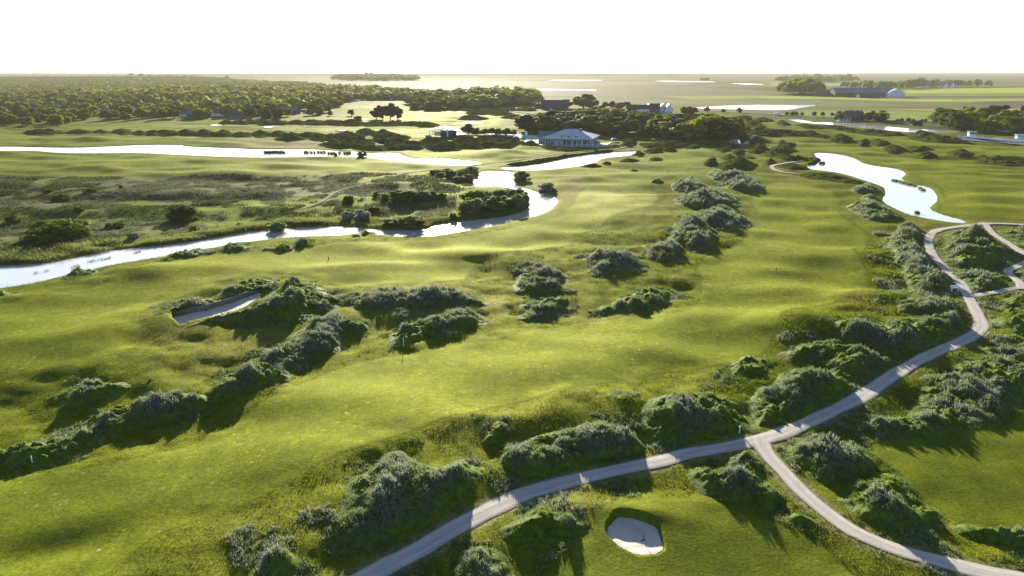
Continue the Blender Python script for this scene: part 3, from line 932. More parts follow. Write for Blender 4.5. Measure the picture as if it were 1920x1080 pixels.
        tag(add('marram_grass', np_mesh('marram_grass', v, tr, None, False, at_), M_MARRAM, root), None, None, None, 'stuff')
    return root


# the two bunkers first: the dunes beside them are cut round the sand
t = NT('bunker_sand')
V = t.pos()
n1 = t.noise(0.8, 4, 0.6, V).outputs['Fac']
n2 = t.noise(12, 4, 0.7, V).outputs['Fac']
c = t.ramp(t.math('ADD', t.math('MULTIPLY', n1, 0.6), t.math('MULTIPLY', n2, 0.4)), [(0.35, (0.47, 0.42, 0.34)), (0.65, (0.62, 0.56, 0.46))])
M_SAND = t.done(t.principled(c, 0.9, 0.1, t.bump(t.math('ADD', n2, t.math('MULTIPLY', n1, 1.5)), 0.7, 0.08)).outputs[0])


def sand_sheet(P, zf, rise, parent, org):
    lo, hi = P.min(0) - 0.4, P.max(0) + 0.4
    gx, gy = np.meshgrid(np.linspace(lo[0], hi[0], 90), np.linspace(lo[1], hi[1], 90))
    d = sdf(P, gx.ravel(), gy.ravel()).reshape(gx.shape)
    z = zf + 0.06 + rise * ss(-1.2, 0.2, d) + 0.05 * (vn(gx * 1.3, gy * 1.3, 4) - 0.5)
    J = np.arange(gx.size).reshape(gx.shape)
    k = (d[:-1, :-1] < 0.16) & (d[1:, 1:] < 0.16) & (d[:-1, 1:] < 0.16) & (d[1:, :-1] < 0.16)
    q = np.stack([J[:-1, :-1], J[:-1, 1:], J[1:, 1:], J[1:, :-1]], -1)[k]
    u, inv = np.unique(q, return_inverse=True)
    me = np_mesh('sand', np.c_[gx.ravel()[u], gy.ravel()[u], z.ravel()[u]] - np.array(org), None, inv.reshape(-1, 4), True)
    return add('sand', me, M_SAND, parent)


c0 = (*B_POTS.mean(0), -0.38)
pot = thing('sand_bunker', 'small rounded pot bunker of pale sand in the bottom lawn', 'bunker', c0)
sand_sheet(B_POTS, -0.38, 0.15, pot, c0)
c1 = (*B_LONGS.mean(0), -0.1)
lb = thing('sand_bunker', 'long narrow bunker walled with upright wooden sleepers under a big dune', 'bunker', c1)
sand_sheet(B_LONGS, -0.1, 0.1, lb, c1)
M_SLEEPER = plain('sleeper_wood', (0.16, 0.145, 0.13), 0.85, 0.1, 0.35, 2.5)
wl = smooth_line(gp([(327, 594), (345, 590.5), (367, 587), (400, 579.5), (440, 567.5), (472, 554.5), (492, 548)], -0.1), 0.26)
mb = MB()
for i in range(len(wl) - 1):
    a, b = wl[i], wl[i + 1]
    d = (b - a) / np.linalg.norm(b - a)
    nn = np.array([-d[1], d[0]]) * 0.14
    b = b - d * 0.012
    top = 1.02 + random.uniform(-0.05, 0.05)
    if i > len(wl) - 18:
        top -= 0.045 * (i - (len(wl) - 18))
    if i < 10:
        top -= 0.05 * (10 - i)
    vs = [(a[0], a[1]), (b[0], b[1]), (b[0] + nn[0], b[1] + nn[1]), (a[0] + nn[0], a[1] + nn[1])]
    off = np.array(c1)
    v = [(p[0] - off[0], p[1] - off[1], z) for z in (-0.3, top + 0.4 - 0.15) for p in vs]
    mb.poly(v, [(3, 2, 1, 0), (4, 5, 6, 7), (0, 1, 5, 4), (1, 2, 6, 5), (2, 3, 7, 6), (3, 0, 4, 7)])
mb.build('sleeper_wall', M_SLEEPER, lb)
# rake
rk = at(1206, 1012)
rx, ry = g(1206, 1013, -0.32)
t_ = thing('bunker_rake', 'dark rake standing in the sand of the pot bunker', 'rake', (rx, ry, -0.31), 0.4)
M_DARKW = plain('dark_handle', (0.02, 0.02, 0.018), 0.6)
MB().bar((0, 0, 0), (0.12, 0.05, 0.95), 0.03).build('handle', M_DARKW, t_)
mb = MB().box(-0.3, 0.3, -0.03, 0.03, 0.0, 0.06)
for k in range(7):
    mb.box(-0.28 + k * 0.09, -0.25 + k * 0.09, -0.015, 0.015, -0.06, 0.0)
mb.build('rake_head', M_DARKW, t_)

CUT = B_LONGS
D = dune
D('rounded green mound standing alone, right of the fairway islands', [(1123, 575), (1147, 560), (1200, 537), (1223, 537), (1257, 539), (1270, 555), (1257, 570), (1207, 576), (1157, 578)], 0.25)
D('small grey-green mound between the long grey mound and the lone green one', [(975, 590), (977, 567), (1007, 558), (1053, 553), (1075, 557), (1053, 580), (1023, 597), (987, 598)], 0.5)
D('bushy grey mound with several rounded humps in mid fairway', [(962, 517), (987, 498), (1040, 501), (1070, 515), (1060, 535), (1023, 547), (973, 543), (967, 533)], 1.0)
D('grey winged mound left of the central dune chain', [(1088, 487), (1120, 477), (1153, 468), (1180, 478), (1212, 500), (1167, 507), (1133, 517), (1107, 512), (1107, 495)], 1.0)
D('long low grey mound pointing right across the dry grass', [(660, 577), (670, 557), (723, 552), (780, 549), (813, 546), (857, 547), (887, 558), (917, 568), (873, 577), (790, 582), (740, 587), (683, 587)], 0.95)
D('long green mound with a white post at its foot', [(728, 633), (740, 620), (813, 593), (873, 583), (907, 587), (908, 610), (873, 623), (807, 640), (757, 650), (733, 647)], 0.35)
D('big dark dune rising behind the sleeper bunker', [(349, 622), (402, 606), (428, 596), (466, 579), (492, 560), (533, 538), (583, 537), (633, 557), (650, 567), (617, 590), (567, 610), (500, 617), (450, 612), (400, 617), (347, 627)], 0.5, habs=4.3, cut=CUT, en=0.3)
D('narrow tufted bank along the back of the sleeper bunker wall', [(312, 590), (327, 572), (400, 556), (433, 540), (480, 527), (512, 529), (520, 545), (496, 552), (470, 562), (400, 585), (330, 600)], 0.35, habs=1.5, cut=CUT, lump=0.8, en=0.4)
D('tall end of the long diagonal grey dune ridge', [(390, 740), (417, 713), (450, 687), (483, 663), (540, 643), (567, 620), (600, 604), (633, 597), (690, 614), (650, 640), (633, 660), (587, 673), (533, 722), (467, 745), (417, 755)], 0.75, hmax=2.6)
D('low dark tail of the diagonal dune ridge running off at left', [(-140, 870), (-60, 850), (0, 838), (100, 820), (133, 807), (167, 775), (233, 757), (300, 742), (367, 744), (396, 755), (333, 781), (267, 798), (200, 822), (133, 862), (67, 870), (0, 880), (-140, 905)], 0.55, hmax=2.3)
D('small dark mound with a bright yellow-green top at the left', [(100, 760), (120, 745), (143, 731), (167, 718), (200, 722), (240, 726), (233, 734), (183, 752), (143, 761), (107, 766)], 0.35)
for lab, p in (('flat grassy hummock on the fairway edge below the river, longest of five', [(298, 487), (320, 478), (370, 471), (390, 475), (370, 483), (320, 490)]),
               ('round grassy hummock at the river bank, right of the longest one', [(409, 471), (430, 460), (462, 461), (460, 469), (430, 474)]),
               ('small flat hummock on the fairway edge under the river bend', [(505, 469), (520, 462), (550, 463), (545, 470), (520, 473)]),
               ('tiny hummock beside the small flat one under the river bend', [(552, 457), (567, 451), (583, 453), (570, 461)]),
               ('oval yellowish hummock near the left river bank', [(119, 521), (135, 511), (165, 507), (184, 511), (175, 519), (140, 525)]),
               ('little hummock at the left picture edge by the river', [(-14, 552), (0, 545), (15, 544), (27, 552), (10, 562), (-10, 565)]),
               ('low grassy point poking into the glinting river', [(656, 446), (680, 434), (700, 437), (692, 442), (668, 447)])):
    D(lab, p, 0.3, hmax=1.0)
for lab, p in (('topmost grey mound of the central dune chain', [(1323, 330), (1340, 319), (1367, 327), (1397, 333), (1437, 347), (1423, 363), (1393, 360), (1360, 353), (1343, 343)]),
               ('grey mound on the left flank near the top of the central chain', [(1256, 352), (1280, 338), (1305, 337), (1330, 353), (1310, 361), (1280, 361)]),
               ('broad grey mound third down the central dune chain', [(1258, 380), (1290, 368), (1330, 358), (1345, 354), (1375, 364), (1394, 384), (1370, 392), (1330, 394), (1300, 392), (1275, 387)]),
               ('tall dark-backed mound in the middle of the central chain', [(1291, 412), (1310, 399), (1345, 391), (1380, 396), (1405, 413), (1398, 430), (1370, 440), (1340, 431), (1310, 431)]),
               ('rugged grey mound near the foot of the central chain', [(1250, 440), (1260, 426), (1290, 416), (1325, 421), (1347, 440), (1340, 460), (1300, 466), (1275, 461), (1252, 448)]),
               ('lowest grey mound at the foot of the central dune chain', [(1206, 477), (1220, 463), (1245, 451), (1275, 451), (1282, 470), (1262, 488), (1230, 491)])):
    D(lab, p, 0.9, hfac=1.1, dens=1.3)
D('dark smooth-sided dune above the central chain', [(1340, 318), (1352, 305), (1370, 300), (1400, 302), (1424, 312), (1410, 320), (1370, 322)], 0.4, habs=3.2)
D('small dark knob left of the smooth-sided dune', [(1318, 309), (1330, 299), (1342, 298), (1345, 308), (1332, 314)], 0.5, habs=2.4)
D('pointed small dune behind the smooth-sided one', [(1350, 297), (1362, 291), (1375, 292), (1382, 299), (1366, 302)], 0.5, habs=2.4)
D('long marram bank left of the S-shaped pond', [(1430, 291), (1445, 282), (1470, 281), (1478, 290), (1500, 296), (1530, 296), (1527, 301), (1490, 304), (1455, 299)], 0.7, habs=2.2)
D('marram bank curving behind the small tee by the pond', [(1440, 282), (1455, 275), (1480, 275), (1498, 284), (1478, 288), (1450, 288)], 0.8, habs=1.8)
D('green point of land reaching into the pond', [(1512, 307), (1522, 300), (1538, 297), (1540, 303), (1525, 309)], 0.1, habs=1.6)
D('green scrub patch inside the sandy path loop', [(1456, 313), (1466, 308), (1490, 308), (1512, 312), (1520, 318), (1490, 320), (1465, 318)], 0.05, habs=1.1)
D('tall dark dune beside the sandy path among small dunes', [(1400, 284), (1412, 274), (1432, 274), (1442, 282), (1428, 289), (1410, 289)], 0.5, habs=3.2)
for lab, p in (('big rounded dune at the right end of the upper right chain', [(1553, 262), (1565, 252), (1582, 251), (1600, 262), (1592, 268), (1568, 267)]),
               ('long low marram bank at the left of the upper right chain', [(1388, 248), (1410, 243), (1435, 246), (1500, 249), (1550, 254), (1556, 262), (1500, 258), (1450, 258), (1400, 254)]),
               ('low dune on the right fairway, left of the twin-topped one', [(1605, 269), (1617, 263), (1630, 264), (1632, 271), (1615, 275)]),
               ('twin-topped dune on the middle of the right fairway', [(1628, 270), (1640, 261), (1655, 263), (1672, 272), (1650, 275)]),
               ('ribbed marram dune below the twin-topped one', [(1655, 282), (1665, 271), (1685, 274), (1702, 283), (1680, 287)]),
               ('jagged dune between the ribbed dune and the right edge ridge', [(1695, 281), (1708, 273), (1722, 276), (1742, 276), (1756, 283), (1722, 286)]),
               ('long dune halfway along the far right fairway', [(1772, 290), (1785, 284), (1800, 282), (1818, 286), (1832, 293), (1800, 297)]),
               ('large ridge dune at the right picture edge', [(1822, 301), (1840, 293), (1856, 297), (1870, 291), (1890, 300), (1935, 303), (1960, 308), (1930, 312), (1880, 311), (1842, 306)]),
               ('little low dune under the long dune on the far right fairway', [(1713, 296), (1735, 289), (1758, 295), (1740, 299)]),
               ('thin dark hummock below the ribbed marram dune', [(1662, 288), (1680, 285), (1692, 288), (1675, 290)])):
    D(lab, p, 0.65, habs=2.6)
D('dark-faced dune on the left shore of the S-shaped pond', [(1583, 385), (1600, 379), (1613, 380), (1647, 383), (1668, 394), (1697, 408), (1680, 414), (1647, 415), (1613, 408), (1593, 394)], 0.5, hmax=3.4)
D('grey mound on the fairway edge by the narrow of the pond', [(1590, 356), (1610, 350), (1630, 345), (1647, 355), (1640, 363), (1605, 363)], 0.8)
D('small grey knob just below the narrow of the pond', [(1612, 371), (1630, 365), (1647, 372), (1630, 379)], 0.6)
D('straggling grey bank along the near shore at the pond top', [(1500, 328), (1515, 322), (1560, 325), (1600, 335), (1632, 346), (1615, 348), (1560, 343), (1520, 337)], 0.85, hmax=1.6)
# between fairway and track, right
D('broad rumpled marram slope left of the track at the right', [(1670, 440), (1690, 425), (1726, 432), (1730, 463), (1747, 490), (1787, 535), (1797, 545), (1740, 548), (1697, 538), (1690, 510), (1668, 483), (1662, 460)], 0.85, hmax=1.6, lump=1.3)
D('marram mound with a sharp front lip left of the track', [(1673, 588), (1680, 570), (1720, 562), (1780, 556), (1806, 578), (1810, 598), (1750, 597), (1690, 593)], 0.75, hmax=2.0)
D('grassy dune filling the inside of the big right bend', [(1555, 622), (1590, 610), (1640, 612), (1690, 612), (1740, 603), (1795, 601), (1818, 617), (1790, 637), (1740, 658), (1690, 678), (1660, 670), (1620, 650), (1570, 640)], 0.55, hmax=3.2)
D('shadowed green dune left of the big right bend dune', [(1457, 663), (1500, 645), (1530, 640), (1570, 642), (1620, 652), (1660, 672), (1688, 682), (1640, 712), (1590, 728), (1555, 715), (1520, 685), (1480, 678)], 0.35, hmax=3.2)
D('small pointed green dune at the fairway edge', [(1360, 710), (1367, 682), (1395, 667), (1430, 674), (1460, 685), (1455, 700), (1420, 712), (1380, 712)], 0.2, hmax=3.0)
D('steep dark dune above the track fork', [(1405, 752), (1440, 717), (1480, 692), (1530, 690), (1570, 710), (1606, 730), (1560, 760), (1500, 785), (1450, 800), (1418, 803), (1400, 780)], 0.35, hmax=3.8)
D('round dark dune left of the track fork with a bright rim', [(1190, 785), (1215, 765), (1260, 746), (1300, 742), (1350, 749), (1395, 766), (1420, 803), (1390, 818), (1320, 830), (1250, 840), (1215, 836), (1195, 812)], 0.4, hmax=3.6)
D('shaggy long-haired dune on the upper side of the track', [(935, 880), (945, 852), (980, 837), (1010, 822), (1060, 812), (1110, 802), (1150, 800), (1180, 805), (1203, 830), (1212, 845), (1150, 863), (1080, 880), (1020, 898), (960, 903)], 0.6, hmax=2.6)
D('small green knob beside the shaggy long-haired dune', [(903, 842), (915, 816), (935, 806), (960, 816), (966, 832), (940, 847)], 0.4, hmax=1.9)
D('large wild marram dune nearest the camera above the track', [(622, 1030), (640, 960), (655, 912), (700, 887), (745, 860), (790, 872), (820, 890), (850, 878), (885, 867), (900, 890), (902, 918), (866, 950), (815, 985), (750, 1012), (700, 1033), (650, 1042)], 0.8, hmax=2.4, dens=1.2)
D('grass dune half cut off by the bottom picture edge', [(475, 1090), (490, 1062), (520, 1050), (550, 1056), (570, 1080), (560, 1120), (490, 1130)], 0.55, hmax=2.0)
D('pale tufted dune below the track at the bottom', [(850, 1062), (870, 1033), (900, 1021), (945, 1030), (968, 1060), (960, 1095), (900, 1110), (855, 1095)], 0.7, hmax=2.2)
D('low green swell between the track and the pot bunker', [(930, 995), (960, 968), (1010, 955), (1065, 962), (1105, 985), (1090, 1010), (1020, 1022), (955, 1015)], 0.12, hmax=1.0, lump=0.5)
D('silvery marram dune tucked into the left side of the fork', [(1290, 893), (1320, 873), (1360, 853), (1400, 847), (1424, 860), (1447, 895), (1466, 930), (1455, 947), (1400, 947), (1340, 937), (1300, 917)], 0.85, hmax=2.0)
D('silvery marram dune on the right side of the fork', [(1458, 847), (1475, 826), (1530, 816), (1580, 821), (1620, 832), (1637, 857), (1625, 882), (1580, 907), (1535, 905), (1497, 883), (1470, 866)], 0.9, hmax=2.2)
D('green and grey dune along the lower gravel branch', [(1560, 935), (1600, 900), (1650, 886), (1690, 892), (1720, 927), (1770, 957), (1790, 987), (1740, 1007), (1680, 1003), (1630, 982), (1592, 958)], 0.45, hmax=2.2)
D('big pale windswept marram bank above the right lawn', [(1600, 797), (1625, 777), (1680, 770), (1700, 742), (1720, 717), (1760, 692), (1830, 662), (1920, 637), (2010, 640), (2010, 720), (1930, 745), (1885, 790), (1840, 812), (1760, 822), (1680, 822), (1630, 813)], 0.75, hmax=2.0, lump=1.3)
D('green hillside fold at the right edge below the link path', [(1858, 572), (1880, 560), (1920, 556), (1990, 556), (1990, 590), (1900, 590)], 0.2, hmax=2.4)
D('yellow-green hillside fold at the right edge above the windswept bank', [(1855, 600), (1890, 592), (1960, 600), (1990, 610), (1990, 635), (1900, 630)], 0.15, hmax=2.4)
D('tall dark dune between the track and the diagonal path', [(1765, 480), (1770, 447), (1800, 432), (1838, 430), (1860, 448), (1895, 475), (1885, 495), (1840, 510), (1790, 502)], 0.4, habs=4.2)
D('silver-tufted bank between the track and the loop path', [(1778, 510), (1810, 502), (1850, 507), (1882, 514), (1902, 532), (1868, 540), (1832, 548), (1803, 530)], 0.9, hmax=1.6)
D('marram bank between the diagonal and lakeside paths', [(1872, 432), (1920, 426), (1990, 436), (1990, 470), (1930, 466), (1892, 450)], 0.6, hmax=1.6)
D('marram patch inside the gravel loop at the right edge', [(1899, 514), (1920, 501), (1960, 496), (1960, 528), (1918, 527)], 0.8, hmax=1.6)
D('dark green bank at the right edge of the bottom lawn', [(1795, 1002), (1810, 987), (1870, 989), (1930, 986), (2010, 985), (2010, 1025), (1920, 1030), (1850, 1017)], 0.1, hmax=1.9)
D('low green rough swell beside the lower gravel branch', [(1465, 968), (1490, 958), (1520, 966), (1548, 985), (1555, 1000), (1510, 995), (1475, 985)], 0.2, hmax=0.9)
D('marram bank on the canal side of the far right fairway', [(1692, 256), (1715, 249), (1745, 250), (1775, 256), (1800, 263), (1830, 270), (1780, 270), (1730, 266)], 0.7, habs=2.8)
D('long low scrub bank along the near side of the canal', [(1530, 234), (1560, 237), (1620, 244), (1690, 250), (1690, 256), (1640, 254), (1580, 246), (1535, 240)], 0.4, habs=1.8)
D('two-humped dune at the left end of the canal bank', [(1452, 232), (1462, 226), (1474, 228), (1484, 235), (1466, 237)], 0.6, habs=2.6)
D('low bank right of the two-humped dune', [(1486, 235), (1510, 234), (1540, 239), (1556, 243), (1530, 243), (1500, 240)], 0.6, habs=1.7)
# smaller dunes near the round wood and the sandy path
small = [(1395, 222, 18, 5), (1430, 226, 20, 5), (1412, 232, 16, 5), (1380, 236, 14, 5), (1396, 241, 14, 5), (1424, 240, 16, 5), (1437, 247, 18, 6), (1398, 262, 14, 6), (1416, 266, 16, 6), (1370, 276, 18, 6), (1358, 283, 16, 5), (1385, 287, 14, 5),
         (1466, 268, 10, 5), (1478, 273, 16, 5), (1405, 297, 16, 5), (1443, 305, 9, 4), (1300, 276, 16, 4), (1330, 272, 18, 4), (1255, 283, 16, 4), (1228, 285, 20, 5), (1198, 289, 14, 4), (1178, 301, 20, 4), (1138, 308, 9, 4), (1230, 298, 14, 4), (1190, 318, 10, 3), (1110, 313, 18, 4), (1233, 343, 14, 4)]
ord_ = ['first', 'second', 'third', 'fourth', 'fifth', 'sixth', 'seventh', 'eighth', 'ninth', 'tenth', 'eleventh', 'twelfth', 'thirteenth', 'fourteenth', 'fifteenth', 'sixteenth', 'seventeenth', 'eighteenth', 'nineteenth', 'twentieth']


def ell(cx, cy, a, b, k=12, wob=0.18):
    rs = np.random.default_rng(int(cx * 7 + cy * 13))
    return [(cx + a * (1 + rs.uniform(-wob, wob)) * math.cos(2 * math.pi * i / k), cy + b * (1 + rs.uniform(-wob, wob)) * math.sin(2 * math.pi * i / k)) for i in range(k)]


for cx, cy, a, b in small:
    where = 'below the round wood' if cx < 1345 else 'right of the round wood by the sandy path'
    if cx < 1245:
        where = 'on the fairway right of the clubhouse pond'
    D('low marram hummock ' + where, ell(cx, cy, a, b), 0.7, habs=0.16 * a * 0.34 + 0.5, group='hummocks ' + where)


def chain(what, pts, group, grey=0.3, H=None):
    pts = sorted(pts)
    for i, (cx, cy, a, b) in enumerate(pts):
        lab = f'{ord_[i]} hummock from the left in {what}'
        D(lab, ell(cx, cy, a * 1.2, b * 1.1), grey, habs=(H or 0.5 * b * mpp(cy) + 1.0), group=group)


chain('the dark ridge beyond the long river', [(82, 249, 34, 4), (148, 248.5, 26, 3), (192, 249, 18, 3), (229, 248, 20, 4.5), (262, 250, 16, 3.5), (285, 250, 18, 4), (315, 250, 22, 4.5), (352, 251, 20, 4.5), (388, 252, 22, 4), (420, 252, 18, 4), (452, 253, 20, 4), (490, 252, 20, 5), (520, 252.5, 22, 5), (548, 254, 16, 4)], 'ridge hummocks beyond the long river', 0.2, 2.2)
chain('the far ridge under the village wood', [(425, 231, 14, 3), (450, 231.5, 18, 3.5), (478, 229, 16, 3.5), (500, 231, 20, 4), (528, 232, 18, 3.5), (556, 231, 22, 4), (588, 231, 24, 4.5), (625, 232, 26, 4.5), (660, 233, 22, 4), (700, 234, 20, 3.5), (735, 234.5, 22, 4), (770, 234, 26, 4.5), (798, 236, 22, 4)], 'ridge hummocks under the village wood', 0.2, 2.4)
chain('the tumbled dunes beyond the long river', [(545, 262, 28, 4), (585, 257, 30, 4), (600, 263, 20, 4), (622, 260, 18, 6), (652, 256, 28, 5), (668, 268, 36, 6), (640, 274, 40, 5), (690, 250, 22, 4), (722, 253, 30, 4), (718, 264, 20, 6.5), (748, 262, 20, 6.5), (742, 275, 24, 6), (700, 279, 30, 4), (775, 273, 30, 6), (808, 270, 28, 7), (838, 276, 36, 6)], 'tumbled dunes beyond the long river', 0.15, 3.2)
chain('the dune belt between the shelter and the clubhouse', [(862, 263, 22, 4.5), (890, 274, 26, 5), (880, 267, 26, 4), (905, 263, 18, 4), (920, 272, 22, 4.5), (938, 266, 18, 4), (950, 275, 20, 4), (968, 268, 22, 4), (995, 273, 18, 3.5)], 'dune belt by the clubhouse', 0.15, 2.8)
chain('the rough hummocks on the far rise', [(880, 206, 18, 3), (905, 204, 20, 3), (895, 212, 22, 3.5), (925, 209, 16, 3), (950, 206, 18, 3), (940, 214, 20, 3.5), (965, 220, 22, 3), (885, 222, 24, 3), (985, 206, 20, 3)], 'rough hummocks on the far rise', 0.35, 2.2)
D('scrubby bank in front of the clubhouse terrace', [(1008, 274), (1022, 272), (1060, 276), (1105, 278), (1140, 272), (1165, 272), (1158, 279), (1120, 284), (1060, 286), (1025, 281)], 0.5, habs=1.6)
D('rough bank between the clubhouse path and its pond', [(945, 309), (985, 303), (1030, 297), (1062, 291), (1110, 286), (1150, 282), (1148, 284), (1110, 288), (1062, 296), (1020, 304), (975, 310)], 0.4, habs=1.3)
D('sandy scrub heap right of the clubhouse', [(1160, 272), (1170, 263), (1185, 261), (1196, 268), (1188, 274), (1172, 276)], 0.95, habs=2.4)
D('dark scrub bank behind the sandy heap', [(1140, 256), (1160, 253), (1182, 255), (1200, 262), (1204, 268), (1190, 262), (1160, 260)], 0.05, habs=2.8)
D('dark bank at the foot of the round wood', [(1205, 268), (1260, 266), (1330, 268), (1375, 264), (1378, 268), (1330, 273), (1250, 277), (1205, 275)], 0.3, habs=1.5)

# ---------------------------------------------------------------- long blades over the near rough (uncountable)
rs = np.random.default_rng(5)
N = 300000
rr = np.sqrt(rs.uniform(44 ** 2, 205 ** 2, N * 2))
keepp = rs.uniform(0, 1, N * 2) < np.clip((85 / rr) ** 1.35, 0.12, 1)
rr = rr[keepp]
aa = rs.uniform(-0.80, 0.80, len(rr))
x, y = rr * np.sin(aa), rr * np.cos(aa)
cl = fbm(x / 1.5, y / 1.5, 71, 3)
fmask = np.zeros(x.shape)
for P in FAIRW:
    fmask = np.maximum(fmask, ss(0.8, -0.8, sdf(P, x, y, 5)))
dpm = np.full(x.shape, 1e6)
for nm, L, hw in PATHD:
    dpm = np.minimum(dpm, linedist(L, x, y, 6) - hw - 0.15)
bm = np.minimum(sdf(B_POTS, x, y, 3), sdf(B_LONGS, x, y, 3))
wm = np.full(x.shape, 1e6)
for k in WATER_NEAR:
    wm = np.minimum(wm, sdf(WATERP[k], x, y, 6))
ok = (fmask < 0.3) & (dpm > 0) & (bm > 0.2) & (wm > 0.5) & (cl > 0.36)
x, y, cl = x[ok], y[ok], cl[ok]
r = np.hypot(x, y)
sc = np.maximum(1, r / 85)
z = height(x, y)
n = len(x)
dryb = np.clip((vn(x / 14, y / 14, 63) - 0.55) * 3, 0, 1) * 0.8
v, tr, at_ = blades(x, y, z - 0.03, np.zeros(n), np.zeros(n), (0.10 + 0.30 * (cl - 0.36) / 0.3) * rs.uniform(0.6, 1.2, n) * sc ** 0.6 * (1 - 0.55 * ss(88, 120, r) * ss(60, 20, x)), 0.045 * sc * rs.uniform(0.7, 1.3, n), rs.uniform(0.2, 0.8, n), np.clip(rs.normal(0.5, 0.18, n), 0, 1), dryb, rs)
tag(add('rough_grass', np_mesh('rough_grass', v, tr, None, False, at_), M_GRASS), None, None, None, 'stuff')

# low marram tussocks spreading out round the dunes (uncountable)
rr2 = np.sqrt(rs.uniform(46 ** 2, 230 ** 2, 260000))
rr2 = rr2[rs.uniform(0, 1, len(rr2)) < np.clip((95 / rr2) ** 1.2, 0.15, 1)]
aa = rs.uniform(-0.80, 0.80, len(rr2))
cx_, cy_ = rr2 * np.sin(aa), rr2 * np.cos(aa)
dd = np.full(cx_.shape, 1e6)
for P in DUNEP:
    if np.hypot(*P.mean(0)) < 260:
        dd = np.minimum(dd, sdf(P, cx_, cy_, 12))
side = np.full(cx_.shape, 1e6)
for nm, L, hw in PATHD[:6]:
    dl = linedist(L, cx_, cy_, 45) - hw
    side = np.minimum(side, dl)
fm_ = np.zeros(cx_.shape)
for P in FAIRW:
    fm_ = np.maximum(fm_, ss(1.5, -1.5, sdf(P, cx_, cy_, 5)))
dd = dd * (1 + 2.6 * ss(14, 30, side))
pat = fbm(cx_ / 4.2, cy_ / 3.4, 171, 3)
keep2 = (fm_ < 0.2) & (side > 0.25) & (np.minimum(sdf(B_POTS, cx_, cy_, 3), sdf(B_LONGS, cx_, cy_, 3)) > 0.4) & (pat > 0.50 + 0.03 * np.clip(np.minimum(dd, side * 0.7), 0, 9)) & (np.minimum(dd, side) < 12)
cx_, cy_, pat = cx_[keep2], cy_[keep2], pat[keep2]
M_ = 9
x, y = np.repeat(cx_, M_), np.repeat(cy_, M_)
r = np.hypot(x, y)
sc = np.maximum(1, r / 90)
x, y = x + rs.normal(0, 0.16, len(x)) * sc, y + rs.normal(0, 0.16, len(x)) * sc
n = len(x)
gg = np.clip(np.repeat(0.45 + 2.2 * (fbm(cx_ / 6, cy_ / 6, 173, 2) - 0.5) + rs.normal(0, 0.15, len(cx_)), M_), 0, 1)
tl = np.repeat(0.5 + 0.8 * rs.uniform(0, 1, len(cx_)) ** 1.5, M_)
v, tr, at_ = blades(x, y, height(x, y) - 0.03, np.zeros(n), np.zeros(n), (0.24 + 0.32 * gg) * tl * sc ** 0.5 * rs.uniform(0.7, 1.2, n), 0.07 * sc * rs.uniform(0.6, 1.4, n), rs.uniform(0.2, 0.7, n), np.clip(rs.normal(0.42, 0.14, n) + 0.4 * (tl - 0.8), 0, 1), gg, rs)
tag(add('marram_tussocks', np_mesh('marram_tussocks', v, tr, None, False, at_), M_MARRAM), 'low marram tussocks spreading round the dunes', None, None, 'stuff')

# heath tufts and reeds (uncountable)
P = HEATHW[0]
c = inside_points(P, 52000, rs)
keepn = fbm(c[:, 0] / 9, c[:, 1] / 9, 81, 3) > 0.44
c = c[keepn]
x, y = c[:, 0], c[:, 1]
wm = np.full(x.shape, 1e6)
for k in WATER_NEAR:
    wm = np.minimum(wm, sdf(WATERP[k], x, y, 6))
for nm, L, hw in PATHD:
    wm = np.minimum(wm, linedist(L, x, y, 6) - hw)
ok = wm > 0.6
x, y = x[ok], y[ok]
x, y = np.repeat(x, 4) + rs.normal(0, 0.5, len(x) * 4), np.repeat(y, 4) + rs.normal(0, 0.5, len(y) * 4)
r = np.hypot(x, y)
n = len(x)
gy_ = np.clip(0.55 + 2.2 * (fbm(x / 30, y / 30, 83, 2) - 0.5), 0, 1)
v, tr, at_ = blades(x, y, height(x, y) - 0.05, np.zeros(n), np.zeros(n), (0.35 + 0.8 * vn(x / 12, y / 12, 85)) * rs.uniform(0.6, 1.3, n), 0.16 * r / 250 * rs.uniform(0.8, 1.4, n), rs.uniform(0.2, 0.9, n), np.clip(rs.normal(0.22, 0.12, n), 0, 1), gy_ * 0.55, rs)
at_['tint'] *= 0.6
tag(add('heath_scrub', np_mesh('heath_scrub', v, tr, None, False, at_), M_HEATH), None, None, None, 'stuff')
M_REED = leafy('reed_blade', (0.055, 0.075, 0.014), (0.15, 0.18, 0.04), 0.45, (0.20, 0.19, 0.09))
RW = gp([(-260, 522), (-100, 502), (0, 495), (60, 492), (120, 484), (170, 473), (210, 466), (300, 457), (380, 446), (460, 432), (530, 425), (640, 420), (700, 425), (750, 428), (800, 425), (818, 417), (855, 412), (900, 408), (940, 404), (970, 396)], 0)
L = smooth_line(RW, 0.4)
k = rs.integers(0, len(L), 60000)
x, y = L[k, 0] + rs.normal(0, 1.4, len(k)), L[k, 1] + 0.5 + np.abs(rs.normal(0, 5.0, len(k)))
w = sdf(WATERP['winding_river'], x, y, 20)
ok = (w > -0.9) & (rs.uniform(0, 1, len(x)) < 1.8 * vn(x / 7, y / 4, 3) - 0.25)
x, y = x[ok], y[ok]
n = len(x)
r = np.hypot(x, y)
v, tr, at_ = blades(x, y, np.maximum(height(x, y), WL) - 0.05, np.zeros(n), np.zeros(n), rs.uniform(0.6, 1.1, n) * (0.6 + 1.3 * vn(x / 9, y / 6, 6)), 0.11 * r / 200, rs.uniform(0.05, 0.25, n), np.clip(rs.normal(0.45, 0.2, n), 0, 1), rs.uniform(0, 0.7, n), rs)
tag(add('reed_bed', np_mesh('reed_bed', v, tr, None, False, at_), M_REED), 'reeds along the far bank of the winding river', None, None, 'stuff')
